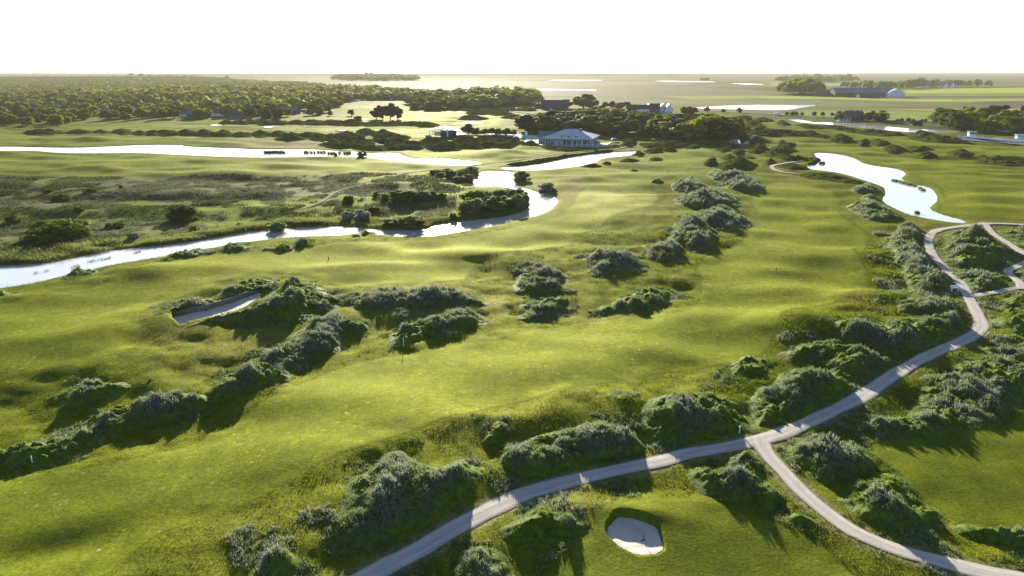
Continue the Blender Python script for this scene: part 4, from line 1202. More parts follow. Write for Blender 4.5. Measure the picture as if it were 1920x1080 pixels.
# ---------------------------------------------------------------- trees and bushes
M_BARK = plain('bark', (0.055, 0.045, 0.035), 0.9, 0.1, 0.3, 4)
M_LEAF = leafy('leaf_green', (0.032, 0.055, 0.007), (0.15, 0.195, 0.016), 0.36)
M_LEAFY = leafy('leaf_yellow', (0.07, 0.09, 0.006), (0.31, 0.33, 0.022), 0.42)
M_LEAFD = leafy('leaf_dark', (0.014, 0.022, 0.008), (0.05, 0.065, 0.016), 0.25)
M_WILLOW = leafy('leaf_willow', (0.09, 0.115, 0.04), (0.30, 0.34, 0.14), 0.55)
M_SILVER = leafy('leaf_silver', (0.12, 0.125, 0.085), (0.36, 0.36, 0.27), 0.35)
M_FARLEAF = leafy('leaf_far', (0.055, 0.075, 0.014), (0.30, 0.325, 0.045), 0.28)


def leaf_quads(c, n, s, rs, up=0.25, jit=0.38):
    """small faces, each turned at random"""
    k = len(c)
    d = n + rs.normal(0, jit, (k, 3))
    d[:, 2] += up
    d /= np.linalg.norm(d, axis=1)[:, None] + 1e-6
    a = np.cross(d, rs.normal(0, 1, (k, 3)))
    a /= np.linalg.norm(a, axis=1)[:, None] + 1e-6
    b = np.cross(d, a)
    s = np.asarray(s)[:, None]
    v = np.stack([c - a * s - b * s * 0.6, c + a * s - b * s * 0.6, c + a * s * 0.7 + b * s * 0.7, c - a * s * 0.7 + b * s * 0.7], 1)
    return v.reshape(-1, 3)


def crown_pts(rs, shape, nb, nl, size):
    """leaf places on the skins of many small boughs inside the outline; heights 0..1"""
    cs, ns = [], []
    boughs = []
    tries = 0
    while len(boughs) < nb and tries < nb * 60:
        tries += 1
        p = rs.uniform(-1, 1, 3)
        if shape == 'round':
            ok = p[0] ** 2 + p[1] ** 2 + p[2] ** 2 < 0.85
            q = np.array([p[0] * 0.36, p[1] * 0.36, 0.50 + p[2] * 0.40])
        elif shape == 'tall':
            ok = p[0] ** 2 + p[1] ** 2 + p[2] ** 2 < 0.85
            q = np.array([p[0] * 0.24, p[1] * 0.24, 0.54 + p[2] * 0.40])
        elif shape == 'cone':
            h = (p[2] + 1) / 2
            ok = math.hypot(p[0], p[1]) < 1 - 0.75 * h
            q = np.array([p[0] * 0.34, p[1] * 0.34, 0.22 + h * 0.7])
        elif shape == 'flat':
            ok = p[0] ** 2 + p[1] ** 2 + p[2] ** 2 < 0.9
            q = np.array([p[0] * 0.5, p[1] * 0.5, 0.68 + p[2] * 0.2])
        else:                       # bush: dome that reaches the ground
            ok = p[2] > -0.95 and p[0] ** 2 + p[1] ** 2 + max(0, p[2]) ** 2 < 0.85
            q = np.array([p[0] * 0.45, p[1] * 0.45, 0.40 + p[2] * 0.38])
        if ok:
            boughs.append((q, size * rs.uniform(0.6, 1.35)))
    per = max(3, nl // len(boughs))
    bt = []
    for q, s in boughs:
        d = rs.normal(0, 1, (per, 3))
        d /= np.linalg.norm(d, axis=1)[:, None]
        rad = s * rs.uniform(0.45, 1.08, per)
        cs.append(q + d * rad[:, None] * np.array([1, 1, 0.8]))
        ns.append(d)
        bt.append(np.full(per, rs.uniform(-0.18, 0.18)))
    c, n = np.concatenate(cs), np.concatenate(ns)
    c[:, 2] = np.maximum(c[:, 2], 0.02)
    return c, n, np.concatenate(bt)


def crown_mesh(name, shape, seed, nb=26, nl=700, size=0.13, leaf=0.045):
    rs = np.random.default_rng(seed)
    c, n, bt = crown_pts(rs, shape, nb, nl, size)
    k = len(c)
    v = leaf_quads(c, n, leaf * rs.uniform(0.6, 1.4, k), rs, 0.25, 0.25)
    q = np.arange(k * 4).reshape(k, 4)
    tint = np.clip(0.45 + bt + rs.normal(0, 0.13, k), 0, 1)
    return np_mesh(name, v, None, q, False, {'tint': np.repeat(tint, 4)})


def trunk_mesh(name, seed, top=0.62):
    rs = random.Random(seed)
    mb = MB()
    p0 = Vector((0, 0, -0.03))
    p1 = Vector((rs.uniform(-.02, .02), rs.uniform(-.02, .02), 0.28))
    p2 = Vector((rs.uniform(-.04, .04), rs.uniform(-.04, .04), top))
    mb.bar(p0, p1, 0.030, 7, 0.022)
    mb.bar(p1, p2, 0.022, 7, 0.008)
    for i in range(5):
        b = p1.lerp(p2, 0.1 + 0.14 * i)
        an = i * 2.4 + rs.uniform(-.4, .4)
        mb.bar(b, b + Vector((math.cos(an) * 0.2, math.sin(an) * 0.2, 0.17)), 0.011, 5, 0.003)
    me = bpy.data.meshes.new(name)
    me.from_pydata(mb.v, [], mb.f)
    me.update()
    me.materials.append(M_BARK)
    return me


PROTO = {}


def proto(kind):
    if kind in PROTO:
        return PROTO[kind]
    shape, mat, n = {
        'round': ('round', M_LEAF, 3), 'yellow': ('round', M_LEAFY, 3), 'tall': ('tall', M_LEAF, 2), 'tallyellow': ('tall', M_LEAFY, 2), 'dark': ('round', M_LEAFD, 2),
        'pine': ('flat', M_LEAFD, 2), 'cone': ('cone', M_LEAFD, 2), 'bush': ('bush', M_LEAF, 3), 'darkbush': ('bush', M_LEAF, 2), 'yellowbush': ('bush', M_LEAFY, 2), 'willow': ('bush', M_WILLOW, 3),
        'silver': ('bush', M_SILVER, 2), 'bigbush': ('bush', M_LEAF, 2), 'bigdark': ('bush', M_LEAF, 2)}[kind]
    out = []
    for i in range(n):
        sd = 100 * len(PROTO) + i
        if kind.startswith('big'):
            cm = crown_mesh('crown', shape, sd, 80, 5200, 0.11, 0.034)
        elif shape == 'bush':
            cm = crown_mesh('crown', shape, sd, 46, 2400, 0.14, 0.055)
        else:
            cm = crown_mesh('crown', shape, sd, 26, 1500, 0.15, 0.06)
        cm.materials.append(mat)
        out.append((cm, trunk_mesh('trunk', sd)))
    PROTO[kind] = out
    return out


NTREE = 0


def tree(px, py, hm, kind, label, group=None, wid=1.0, cat='tree', name=None, xy=None):
    """hm metres tall, standing at the pixel's ground point"""
    global NTREE
    NTREE += 1
    pr = proto(kind)
    cm, tm = pr[NTREE % len(pr)]
    if xy is None:
        x, y = g(px, py)
    else:
        x, y = xy
    x, y = float(x), float(y)
    bushy = kind in ('bush', 'darkbush', 'yellowbush', 'willow', 'silver', 'bigbush', 'bigdark')
    name = name or ('bush' if bushy else 'pine_tree' if kind in ('pine', 'cone') else 'broadleaf_tree')
    r = thing(name, label, 'bush' if bushy else cat, (x, y, hz(x, y) - 0.05), (NTREE * 2.399) % 6.28, group, (hm * wid, hm * wid, hm))
    add('crown', cm, (), r)
    add('trunk', tm, (), r)
    return r


# single trees and bushes that stand out
def px_h(py, h):
    return h * mpp(py)


T = tree
for px, py, w, h, k, lab in (
        (112, 446, 112, 44, 'bigdark', 'large spreading dark bush above the river at the far left of the heath'), (341, 409, 56, 40, 'bigdark', 'big round dark bush standing alone in the middle of the heath'),
        (24, 411, 24, 20, 'darkbush', 'small round dark bush near the left picture edge of the heath'), (147, 396, 20, 16, 'bush', 'small brown-green bush above the large spreading one'),
        (114, 370, 36, 15, 'darkbush', 'dark wide bush far up on the left of the heath'), (90, 359, 18, 8, 'darkbush', 'low dark shrub left of the wide bush on the heath'), (170, 361, 24, 10, 'darkbush', 'low dark shrub right of the wide bush on the heath'),
        (227, 353, 8, 8, 'darkbush', 'tiny lone dark shrub in the pale upper heath'), (757, 380, 52, 28, 'bush', 'broad green bush in the middle of the right heath'), (802, 377, 42, 19, 'willow', 'rounded pale willow bush right of the broad green one'),
        (829, 377, 18, 15, 'bush', 'small bush at the right end of the willow bush'), (653, 382, 22, 18, 'darkbush', 'small dark bush on the heath left of the two small ones'), (706, 374, 13, 12, 'darkbush', 'left of two small round bushes on the heath'), (722, 380, 15, 15, 'darkbush', 'right of two small round bushes on the heath'),
        (515, 430, 40, 28, 'willow', 'pale green willow bush standing in the reeds of the river'), (652, 411, 26, 22, 'silver', 'silvery bush on the heath edge, left of a pair'), (678, 413, 30, 24, 'silver', 'silvery bush on the heath edge, right of a pair'),
        (700, 398, 26, 14, 'bush', 'green bush behind the silvery pair'), (216, 425, 34, 14, 'bush', 'low green bush right of the large spreading one'), (252, 449, 22, 14, 'silver', 'small silvery bush among reeds at left'), (363, 428, 16, 10, 'yellowbush', 'small yellow bush beside the river reeds'), (450, 423, 18, 12, 'yellowbush', 'yellowish bush at the reed edge'),
        (1026, 358, 32, 18, 'silver', 'grey bush on the fairway side of the river bend'), (980, 338, 34, 22, 'willow', 'willow bush between the two ponds'), (850, 412, 16, 16, 'bush', 'slim bush beside the big willow thicket'), (738, 424, 46, 17, 'bush', 'low dark-topped bush on the glinting river shore'), (772, 425, 52, 24, 'bigbush', 'large green bush mound right above the sun glint'),
        (679, 296, 19, 16, 'bush', 'round bush standing in the long river'), (630, 293, 8, 8, 'bush', 'very small bush in the reeds of the long river'),
        (820, 328, 34, 13, 'darkbush', 'dark bush beside the thin pale path'), (1542, 306, 12, 12, 'willow', 'pale bush standing in the S-shaped pond')):
    r = T(px, py, px_h(py, h), k, lab, None, w / h / 0.98)
# the big willow thicket inside the river bend
for i, (px, py, w, h) in enumerate([(892, 384, 60, 34), (940, 376, 50, 28), (968, 380, 44, 34), (916, 394, 64, 34), (960, 390, 52, 34), (884, 401, 52, 34), (928, 399, 50, 28), (900, 372, 30, 18), (978, 386, 30, 30)]):
    T(px, py, px_h(py, h), 'willow' if i % 3 else 'bush', ('grey-green' if i % 3 else 'dark green') + ' willow bush of the thicket in the river bend', ('grey-green' if i % 3 else 'dark green') + ' bushes in the river bend thicket', w / h)
for i, (px, py, w, h) in enumerate([(846, 335, 28, 18), (868, 332, 30, 20), (884, 326, 30, 18), (860, 341, 26, 14), (840, 326, 26, 14), (878, 338, 24, 15), (826, 333, 22, 10)]):
    T(px, py, px_h(py, h), 'willow', 'pale willow bush beside the small pond head', 'pale willow bushes at the pond head', w / h)
# dark clumps by the far course
for i, (px, py, w, h) in enumerate([(706, 224, 24, 22), (718, 225, 26, 29), (732, 225, 26, 31), (746, 224, 22, 27)]):
    T(px, py, px_h(py, h), 'dark', 'dark crowned pine of the lone clump on the far course', 'dark clump on the far course', w / h * 1.25)
for px, py, w, h, k, lab in ((672, 228, 16, 12, 'darkbush', 'round bush just left of the lone dark clump'), (659, 217, 12, 13, 'dark', 'small tree on the bare slope below the far wood'), (620, 217, 9, 12, 'cone', 'narrow dark tree at the foot of the bare slope'),
                            (500, 223, 22, 26, 'bigdark', 'large dark tree in front of the village, left of a pair'), (522, 223, 26, 28, 'bigdark', 'large dark tree in front of the village, right of a pair'),
                            (1094, 203, 46, 29, 'round', 'broad round tree behind the barn and the row houses'), (778, 206, 22, 16, 'darkbush', 'dark bush at the left foot of the middle wood'), (810, 207, 40, 22, 'bush', 'wide bush at the foot of the middle wood'),
                            (878, 251, 26, 22, 'dark', 'dark round tree right of the range shelter'), (893, 252, 16, 16, 'round', 'smaller tree touching the dark one by the range shelter'),
                            (1012, 203, 22, 12, 'bush', 'round shrub at the corner of the barn'), (1060, 203, 26, 18, 'round', 'bushy tree in front of the barn')):
    T(px, py, px_h(py, h), k, lab, None, w / h / (0.78 if k in ('round', 'dark', 'cone') else 1.0))
for i, (px, w, h) in enumerate([(908, 18, 13), (922, 20, 15), (936, 20, 14), (950, 20, 15), (962, 18, 13)]):
    T(px, 254 + i * 0.4, px_h(254, h), 'round', 'olive green tree in the row along the car park road', 'tree row along the car park road', w / h * 1.2)
for i, (px, py, w, h) in enumerate([(1005, 252, 24, 12), (1018, 252, 22, 11), (1042, 245, 26, 10), (1034, 248, 22, 10), (1060, 245, 18, 9)]):
    T(px, py, px_h(py, h), 'yellowbush' if i == 2 else 'bush', 'low bush between the clubhouse and the wood', 'low bushes behind the clubhouse', w / h)
rs = random.Random(3)


def clump(poly, n, h0, h1, kinds, label, group, wid=1.0, seed=1):
    rr = np.random.default_rng(seed)
    P = gp(poly)
    got = []
    tries = 0
    area = abs(0.5 * np.sum(P[:, 0] * np.roll(P[:, 1], -1) - P[:, 1] * np.roll(P[:, 0], -1)))
    dmin = 0.62 * math.sqrt(area / n)
    while len(got) < n and tries < 60:
        tries += 1
        q = inside_points(P, n * 3, rr)
        for p in q:
            if len(got) < n and all((p[0] - o[0]) ** 2 + (p[1] - o[1]) ** 2 > dmin ** 2 for o in got):
                got.append(p)
        dmin *= 0.93
    for p in got:
        k = kinds[int(rr.integers(0, len(kinds)))]
        lab = label.format(**{'c': {'yellow': 'yellow-green', 'tallyellow': 'slim yellow-green', 'round': 'green', 'tall': 'slim green', 'dark': 'dark', 'cone': 'dark pointed', 'pine': 'dark flat-topped'}.get(k, 'green')})
        T(0, 0, rr.uniform(h0, h1), k, lab, group + ' ' + k if '{c}' in label else group, wid * rr.uniform(0.85, 1.25), xy=p)


clump([(988, 250), (990, 240), (1010, 234), (1060, 232), (1110, 238), (1150, 244), (1178, 250), (1180, 254), (1120, 252), (1060, 250), (1010, 250)], 44, 11, 14.5, ['round', 'round', 'dark'], '{c} tree of the dense wood behind the clubhouse', 'dense wood behind the clubhouse', 2.05, 11)
clump([(1060, 232), (1100, 226), (1170, 226), (1220, 234), (1238, 242), (1190, 240), (1120, 236)], 28, 11, 15, ['round', 'round', 'tall'], '{c} tree in the back rank of the wood behind the clubhouse', 'back rank of the clubhouse wood', 2.0, 12)
clump([(1226, 260), (1240, 250), (1290, 242), (1340, 244), (1375, 254), (1378, 262), (1330, 265), (1260, 264)], 40, 11, 16.5, ['round', 'round', 'yellow', 'dark'], '{c} tree of the round wood right of the clubhouse', 'round wood right of the clubhouse', 1.95, 13)
clump([(1196, 252), (1205, 248), (1222, 250), (1224, 256), (1200, 258)], 5, 6, 8, ['round'], 'green tree beside the house with roof windows', 'trees beside the house with roof windows', 1.2, 14)
clump([(1755, 236), (1770, 228), (1840, 226), (1925, 222), (1990, 226), (1990, 250), (1900, 252), (1820, 248), (1775, 242)], 30, 10, 17, ['round', 'yellow', 'round', 'dark'], '{c} tree of the right-hand thicket behind the cars', 'right-hand thicket', 1.7, 18)
clump([(1560, 226), (1570, 221), (1596, 221), (1600, 227), (1575, 228)], 6, 7, 10, ['round', 'yellow'], '{c} tree left of the brick-roofed house', 'trees left of the brick-roofed house', 1.3, 19)
clump([(1620, 230), (1630, 224), (1655, 224), (1662, 230), (1640, 231)], 8, 8, 11, ['round', 'yellow', 'dark'], '{c} tree right of the brick-roofed house', 'trees right of the brick-roofed house', 1.3, 20)
clump([(1070, 196), (1130, 198), (1180, 202), (1180, 206), (1120, 205), (1080, 202)], 12, 6, 10, ['round', 'dark'], '{c} garden tree left of the row houses', 'garden trees left of the row houses', 1.3, 21)
clump([(1262, 215), (1280, 211), (1300, 212), (1304, 216), (1280, 217)], 7, 7, 10, ['round', 'dark'], '{c} tree right of the row houses', 'trees right of the row houses', 1.3, 22)
for i, (px, h) in enumerate([(1325, 12), (1356, 9), (1386, 11), (1475, 8), (1485, 9), (1492, 9), (1504, 8), (1526, 10), (1542, 9), (1560, 8), (1682, 7), (1690, 8), (1703, 9), (1712, 7), (1728, 7), (1735, 8), (1750, 6)]):
    y = 211 + (px - 1325) * 0.012 + (10 if px > 1660 else 0) + (4 if px > 1450 else 0)
    T(px, y, px_h(y, h), 'round', 'small round tree in the row along the right-hand road', 'small trees along the right-hand road', 1.15)
# village wood at left: the nearest trees one by one
rr = np.random.default_rng(42)
HOUSES = [(15, 199), (110, 206), (138, 210), (168, 198), (185, 216), (285, 217), (350, 219.5), (364, 222), (405, 218), (440, 222), (60, 214), (250, 210), (470, 209), (545, 214)]
HOUSEW = gp(HOUSES)
FRONT = [(-200, 246), (-60, 243), (0, 241), (120, 234), (240, 227.5), (330, 224.5), (400, 223.5), (500, 221), (560, 219), (610, 214), (640, 205), (650, 196)]


def frontline(px):
    return np.interp(px, [p[0] for p in FRONT], [p[1] for p in FRONT])


placed = []
tries = 0
VN = 105
while len(placed) < VN and tries < 40000:
    tries += 1
    px = rr.uniform(-30, 650)
    f = frontline(px)
    dep = rr.uniform(0, 1) ** 1.2
    py = f - dep * (f - 200)
    x, y = g(px, py)
    if any((x - a) ** 2 + (y - b) ** 2 < (7.0 + 7 * dep) ** 2 for a, b in placed):
        continue
    # keep the view to each house open
    blocked = False
    for hx, hy in HOUSES:
        if abs(px - hx) < 8 and -2 < py - hy < 9 and rr.uniform() < 0.93:
            blocked = True
    if blocked:
        continue
    placed.append((x, y))
    u = rr.uniform()
    rowfront = py > f - 5
    k = 'round' if u < 0.30 else 'yellow' if u < 0.68 else 'tallyellow' if u < 0.82 else 'tall' if u < 0.9 else 'dark'
    if rowfront and px < 300:
        k = 'round' if u < 0.4 else 'yellow' if u < 0.85 else 'dark'
    hm = rr.uniform(8, 13.5) * (0.9 if rowfront else 1.0)
    c = {'round': 'green', 'yellow': 'yellow-green', 'tallyellow': 'slim yellow-green', 'tall': 'slim green', 'dark': 'dark'}[k]
    T(0, 0, hm, k, f'{c} round-crowned tree of the village wood' if not k.startswith('tall') else f'{c} tree of the village wood', 'village wood ' + k, rr.uniform(1.2, 1.7), xy=(x, y))


# the woods farther off, past counting
WV, WT = [], []


def wood_mass(polys, n, h0, h1, seed, wid=0.66, leaves=70, ti0=0.45, dv=1.0):
    rr = np.random.default_rng(seed)
    for poly, share in polys:
        P = gp(poly)
        q = inside_points(P, int(n * share), rr)
        keep_ = np.ones(len(q), bool)
        for hx, hy in HOUSEW:
            keep_ &= ~((np.abs(q[:, 0] - hx) < 8) & (q[:, 1] < hy + 12) & (q[:, 1] > hy - 45))
        q = q[keep_]
        zz = height(q[:, 0], q[:, 1])
        for (x, y), z in zip(q, zz):
            pt = float(fbm(np.array([x / 170]), np.array([y / 230]), 55, 2)[0]) - 0.5
            h = rr.uniform(h0, h1) * (1 + 0.7 * pt) * (1.25 if rr.uniform() < 0.12 else 1)
            d = rr.normal(0, 1, (leaves, 3))
            d /= np.linalg.norm(d, axis=1)[:, None]
            d[:, 2] = np.abs(d[:, 2]) * 1.15 - 0.2
            lob = 1 + 0.25 * np.sin(d[:, 0] * 5 + x) * np.cos(d[:, 1] * 6 + y)
            c = np.array([x, y, z + h * 0.50]) + d * np.array([h * wid, h * wid, h * 0.5]) * (rr.uniform(0.7, 1.05, leaves) * lob)[:, None]
            WV.append(leaf_quads(c, d, h * 0.19 * rr.uniform(0.6, 1.4, leaves), rr, 0.3, 0.22))
            WT.append(np.clip(ti0 + dv * (1.1 * pt + rr.normal(0, 0.2)) + rr.normal(0, 0.1, leaves), 0, 1))


wood_mass([([(0, 236), (-200, 243), (-200, 190), (0, 188), (200, 186), (400, 188), (560, 188), (640, 190), (650, 196), (630, 204), (600, 211), (560, 215), (480, 218), (400, 219), (330, 220), (240, 223), (120, 230)], 1.0)], 420, 8, 12.5, 21, 0.62, 170)
wood_mass([([(-260, 196), (0, 194), (200, 190), (400, 190), (560, 190), (640, 190), (660, 184), (560, 172), (400, 172), (200, 178), (0, 184), (-260, 184)], 1.0)], 1900, 9, 15, 8, 0.75, 90, 0.5)
wood_mass([([(-260, 185), (0, 185), (200, 179), (300, 174), (400, 166), (300, 152), (200, 150), (0, 150), (-260, 151)], 1.0)], 4600, 8, 10.5, 18, 0.95, 40, 0.22, 0.45)
wood_mass([([(300, 174), (400, 172), (560, 172), (650, 184), (660, 174), (600, 160), (420, 153), (300, 151)], 1.0)], 2300, 8, 13, 19, 0.85, 50, 0.42, 0.7)
wood_mass([([(345, 149.5), (352, 149.5), (352, 150.5), (345, 150.5)], 0.4), ([(373, 149), (378, 149), (378, 150), (373, 150)], 0.3), ([(424, 150), (428, 150), (428, 151), (424, 151)], 0.3)], 14, 15, 22, 23, 0.6, 90, 0.35)
wood_mass([([(560, 192), (640, 196), (700, 192), (760, 188), (930, 184), (1000, 188), (1010, 184), (860, 178), (760, 176), (640, 172), (560, 176)], 1.0)], 1100, 11, 15, 28)
wood_mass([([(760, 196), (780, 190), (850, 188), (960, 190), (1010, 192), (1010, 196), (930, 202), (840, 206), (780, 204)], 1.0)], 190, 11, 15, 15, 0.6, 190, 0.4)
wood_mass([([(1455, 177), (1470, 173.5), (1538, 173.5), (1540, 178.5), (1500, 178.8)], 1.0)], 60, 18, 23, 16, 0.5, 110, 0.15)
wood_mass([([(1580, 166), (1600, 163), (1720, 161), (1850, 162), (1858, 164.5), (1760, 164), (1700, 169), (1640, 169)], 1.0)], 110, 16, 26, 17, 0.5, 110, 0.35)
wood_mass([([(622, 151), (640, 148), (720, 148), (788, 150), (780, 152), (690, 152.5)], 1.0)], 520, 18, 28, 9)
wood_mass([([(1085, 142), (1100, 141), (1160, 141), (1162, 142), (1120, 142.6)], 0.6), ([(1212, 142.3), (1225, 141.7), (1270, 141.8), (1272, 143)], 0.4)], 120, 20, 34, 10)
wood_mass([([(1456, 155), (1470, 151.5), (1560, 151.5), (1606, 153.5), (1560, 155), (1490, 155.5)], 1.0)], 160, 16, 30, 12)
v = np.concatenate(WV)
ti = np.repeat(np.concatenate(WT), 4)
k = len(v) // 4
tag(add('distant_woodland', np_mesh('distant_woodland', v, None, np.arange(k * 4).reshape(k, 4), False, {'tint': ti}), M_FARLEAF), 'hazy woods stretching away to the horizon behind the village and the farm', None, None, 'stuff')
# ---------------------------------------------------------------- buildings
M_TEAL = plain('teal_cladding', (0.20, 0.27, 0.30), 0.6, 0.3, 0.15, 1.5)
M_PALE = plain('pale_paint', (0.62, 0.64, 0.64), 0.5, 0.3, 0.06, 1)
M_WHITE = plain('white_paint', (0.78, 0.78, 0.76), 0.5, 0.3, 0.05, 1)
M_BRICK = plain('brown_brick', (0.17, 0.10, 0.075), 0.85, 0.1, 0.3, 2)
M_DARKWALL = plain('dark_timber', (0.05, 0.045, 0.045), 0.8, 0.2, 0.3, 1.5)
M_TILE = plain('dark_tiles', (0.055, 0.05, 0.052), 0.7, 0.3, 0.3, 1.5)
M_REDTILE = plain('brown_tiles', (0.12, 0.075, 0.06), 0.75, 0.2, 0.3, 1.5)
M_SLATE = plain('blue_grey_sheet', (0.13, 0.16, 0.19), 0.55, 0.4, 0.2, 0.6)
M_GREENROOF = plain('green_sheet', (0.16, 0.24, 0.20), 0.5, 0.3, 0.2, 0.6)
M_STONE = plain('terrace_slabs', (0.36, 0.33, 0.29), 0.85, 0.2, 0.15, 0.8)
M_BLUE = plain('blue_print', (0.03, 0.30, 0.62), 0.5, 0.3, 0.05, 1)
M_RED = plain('red_paint', (0.30, 0.05, 0.04), 0.5, 0.3, 0.1, 0.3)
M_RUBBER = plain('tyre_rubber', (0.015, 0.015, 0.015), 0.8)
M_ASPHALT = plain('asphalt', (0.10, 0.095, 0.09), 0.9, 0.2, 0.2, 0.3)
t = NT('zinc_roof')
tc = t.n('ShaderNodeTexCoord').outputs['Object']
wv = t.n('ShaderNodeTexWave')
wv.inputs['Scale'].default_value = 0.55
wv.inputs['Distortion'].default_value = 0.2
t.l(tc, wv.inputs['Vector'])
nz = t.noise(0.5, 3, 0.6, tc).outputs['Fac']
c = t.ramp(nz, [(0.3, (0.30, 0.35, 0.38)), (0.7, (0.42, 0.47, 0.50))])
c = t.mix(t.math('MULTIPLY', t.mapr(wv.outputs['Fac'], 0.85, 1.0), 0.4), c, (0.18, 0.22, 0.25))
M_ZINC = t.done(t.principled(c, 0.42, 0.5).outputs[0])
t = NT('window_glass')
M_GLASS = t.done(t.principled(t.ramp(t.noise(0.8, 2, 0.5, t.n('ShaderNodeTexCoord').outputs['Object']).outputs['Fac'], [(0.3, (0.02, 0.028, 0.032)), (0.7, (0.05, 0.065, 0.07))]), 0.06, 0.6).outputs[0])


def sheet(name, pts, mat, label, lift=0.06, z=None):
    """paved area lying on the ground"""
    P = smooth_line(gp(pts), 1.5, True)
    lo, hi = P.min(0), P.max(0)
    nx_, ny_ = int((hi[0] - lo[0]) / 1.2) + 3, int((hi[1] - lo[1]) / 1.6) + 3
    gx, gy = np.meshgrid(np.linspace(lo[0], hi[0], nx_), np.linspace(lo[1], hi[1], ny_))
    d = sdf(P, gx.ravel(), gy.ravel()).reshape(gx.shape)
    zz = height(gx, gy) + lift
    J = np.arange(gx.size).reshape(gx.shape)
    k = (d[:-1, :-1] < 0.6) & (d[1:, 1:] < 0.6)
    q = np.stack([J[:-1, :-1], J[:-1, 1:], J[1:, 1:], J[1:, :-1]], -1)[k]
    u, inv = np.unique(q, return_inverse=True)
    me = np_mesh(name, np.c_[gx.ravel()[u], gy.ravel()[u], zz.ravel()[u]], None, inv.reshape(-1, 4), True)
    return tag(add(name, me, mat), label, None, None, 'structure')


M_PAVE = plain('pale_paving', (0.40, 0.375, 0.34), 0.9, 0.2, 0.15, 0.2)
sheet('car_park', [(905, 251), (940, 250.5), (985, 253), (1010, 255), (1012, 260), (985, 260), (950, 256.5), (912, 254)], M_PAVE, 'pale car park left of the clubhouse', 0.55)
sheet('forecourt', [(985, 262), (1005, 259), (1020, 261), (1012, 266), (1005, 270), (1012, 275), (1002, 276), (994, 270), (985, 266)], M_PAVE, 'pale forecourt running down beside the clubhouse', 0.6)
sheet('range_apron', [(855, 252), (864, 246), (870, 240), (872, 246), (872, 253), (862, 256)], M_PAVE, 'pale ramp right of the range shelter', 0.5)
rd = smooth_line(gp([(1285, 206), (1330, 208.5), (1390, 211), (1440, 214), (1500, 218.5), (1600, 221.5), (1680, 226), (1740, 229), (1800, 231), (1990, 238)]), 8)
d_ = np.gradient(rd, axis=0)
d_ /= np.linalg.norm(d_, axis=1)[:, None]
nv = np.stack([-d_[:, 1], d_[:, 0]], 1)
W = np.stack([rd - nv * 3.2, rd, rd + nv * 3.2], 1)
J = np.arange(len(rd) * 3).reshape(-1, 3)
q = np.stack([J[:-1, :-1], J[1:, :-1], J[1:, 1:], J[:-1, 1:]], -1).reshape(-1, 4)[:, ::-1]
tag(add('road', np_mesh('road', np.c_[W.reshape(-1, 2), (height(W[..., 0], W[..., 1]) + 0.7).ravel()], None, q, True), M_ASPHALT), 'grey road crossing behind the right-hand dunes', None, None, 'structure')

# --- clubhouse
x, y, z = at(1020, 271.5)
CH = thing('clubhouse', 'teal-grey pavilion clubhouse with broad pale hipped roof and three dormers', 'clubhouse', (x, y, z + 0.5), math.radians(-17))
Lc, Dc, He, Hr, ov = 31.0, 27.0, 4.6, 9.4, 1.3
MB().box(0, Lc, 0, Dc, -1.4, He).build('wall', M_TEAL, CH)
MB().box(-2.5, Lc + 9.5, -3.2, Dc + 2, -1.6, -0.06).build('terrace', M_STONE, CH)
mb = MB()
a, b = -ov, Lc + ov
c_, d2 = -ov, Dc + ov
r0, r1 = (11.5, Dc / 2, Hr), (Lc - 11.5, Dc / 2, Hr)
e = [(a, c_, He), (b, c_, He), (b, d2, He), (a, d2, He)]
mb.face([e[0], e[1], r1, r0]); mb.face([e[1], e[2], r1]); mb.face([e[2], e[3], r0, r1]); mb.face([e[3], e[0], r0])
mb.face([(p[0], p[1], p[2] - 0.02) for p in reversed(e)])
rf = mb.build('roof', M_ZINC, CH)
mb = MB()
mb.box(a - 0.1, b + 0.1, c_ - 0.1, c_ - 0.02, He - 0.42, He + 0.08); mb.box(b + 0.02, b + 0.1, c_ - 0.02, d2, He - 0.42, He + 0.08)
mb.box(a - 0.1, a - 0.02, c_ - 0.02, d2, He - 0.42, He + 0.08); mb.box(a - 0.1, b + 0.1, d2 + 0.02, d2 + 0.1, He - 0.42, He + 0.08)
mb.build('fascia', M_PALE, CH)
mb = MB()
for p, q_ in ((e[0], r0), (e[1], r1), (e[2], r1), (e[3], r0), (r0, r1)):
    mb.bar(p, q_, 0.16, 6)
mb.build('ridge_cap', M_SLATE, rf)
MB().box(r1[0] + 1.5, r1[0] + 3, Dc / 2 - 0.7, Dc / 2 + 0.7, Hr - 1.6, Hr + 0.35).build('chimney', M_BRICK, rf)
sl_ = (Hr - He) / (Dc / 2 + ov)
for k in range(3):
    dx = 10.2 + k * 4.6
    y0 = 1.2
    z0 = He + sl_ * (y0 + ov)
    top = z0 + 1.9
    yb = (top - He) / sl_ - ov
    mb = MB()
    apex = (dx + 2.6, y0, top)
    mb.face([(dx, y0, z0), apex, (dx + 2.6, yb, top + 0.01)])
    mb.face([apex, (dx + 3.2, y0, z0), (dx + 2.6, yb, top + 0.01)])
    dm_ = mb.build('dormer', M_ZINC, rf)
    mb = MB()
    mb.face([(dx + 0.1, y0 + 0.02, z0), (dx + 3.1, y0 + 0.02, z0), (dx + 2.6, y0 + 0.02, top - 0.1)])
    mb.build('dormer_front', M_PALE, dm_)
    mb = MB()
    arc = [(dx + 1.7 + 1.0 * math.cos(t_), y0 - 0.02, z0 + 0.75 * math.sin(t_)) for t_ in np.linspace(0, math.pi, 9)]
    mb.face(arc)
    mb.build('dormer_window', M_GLASS, dm_)
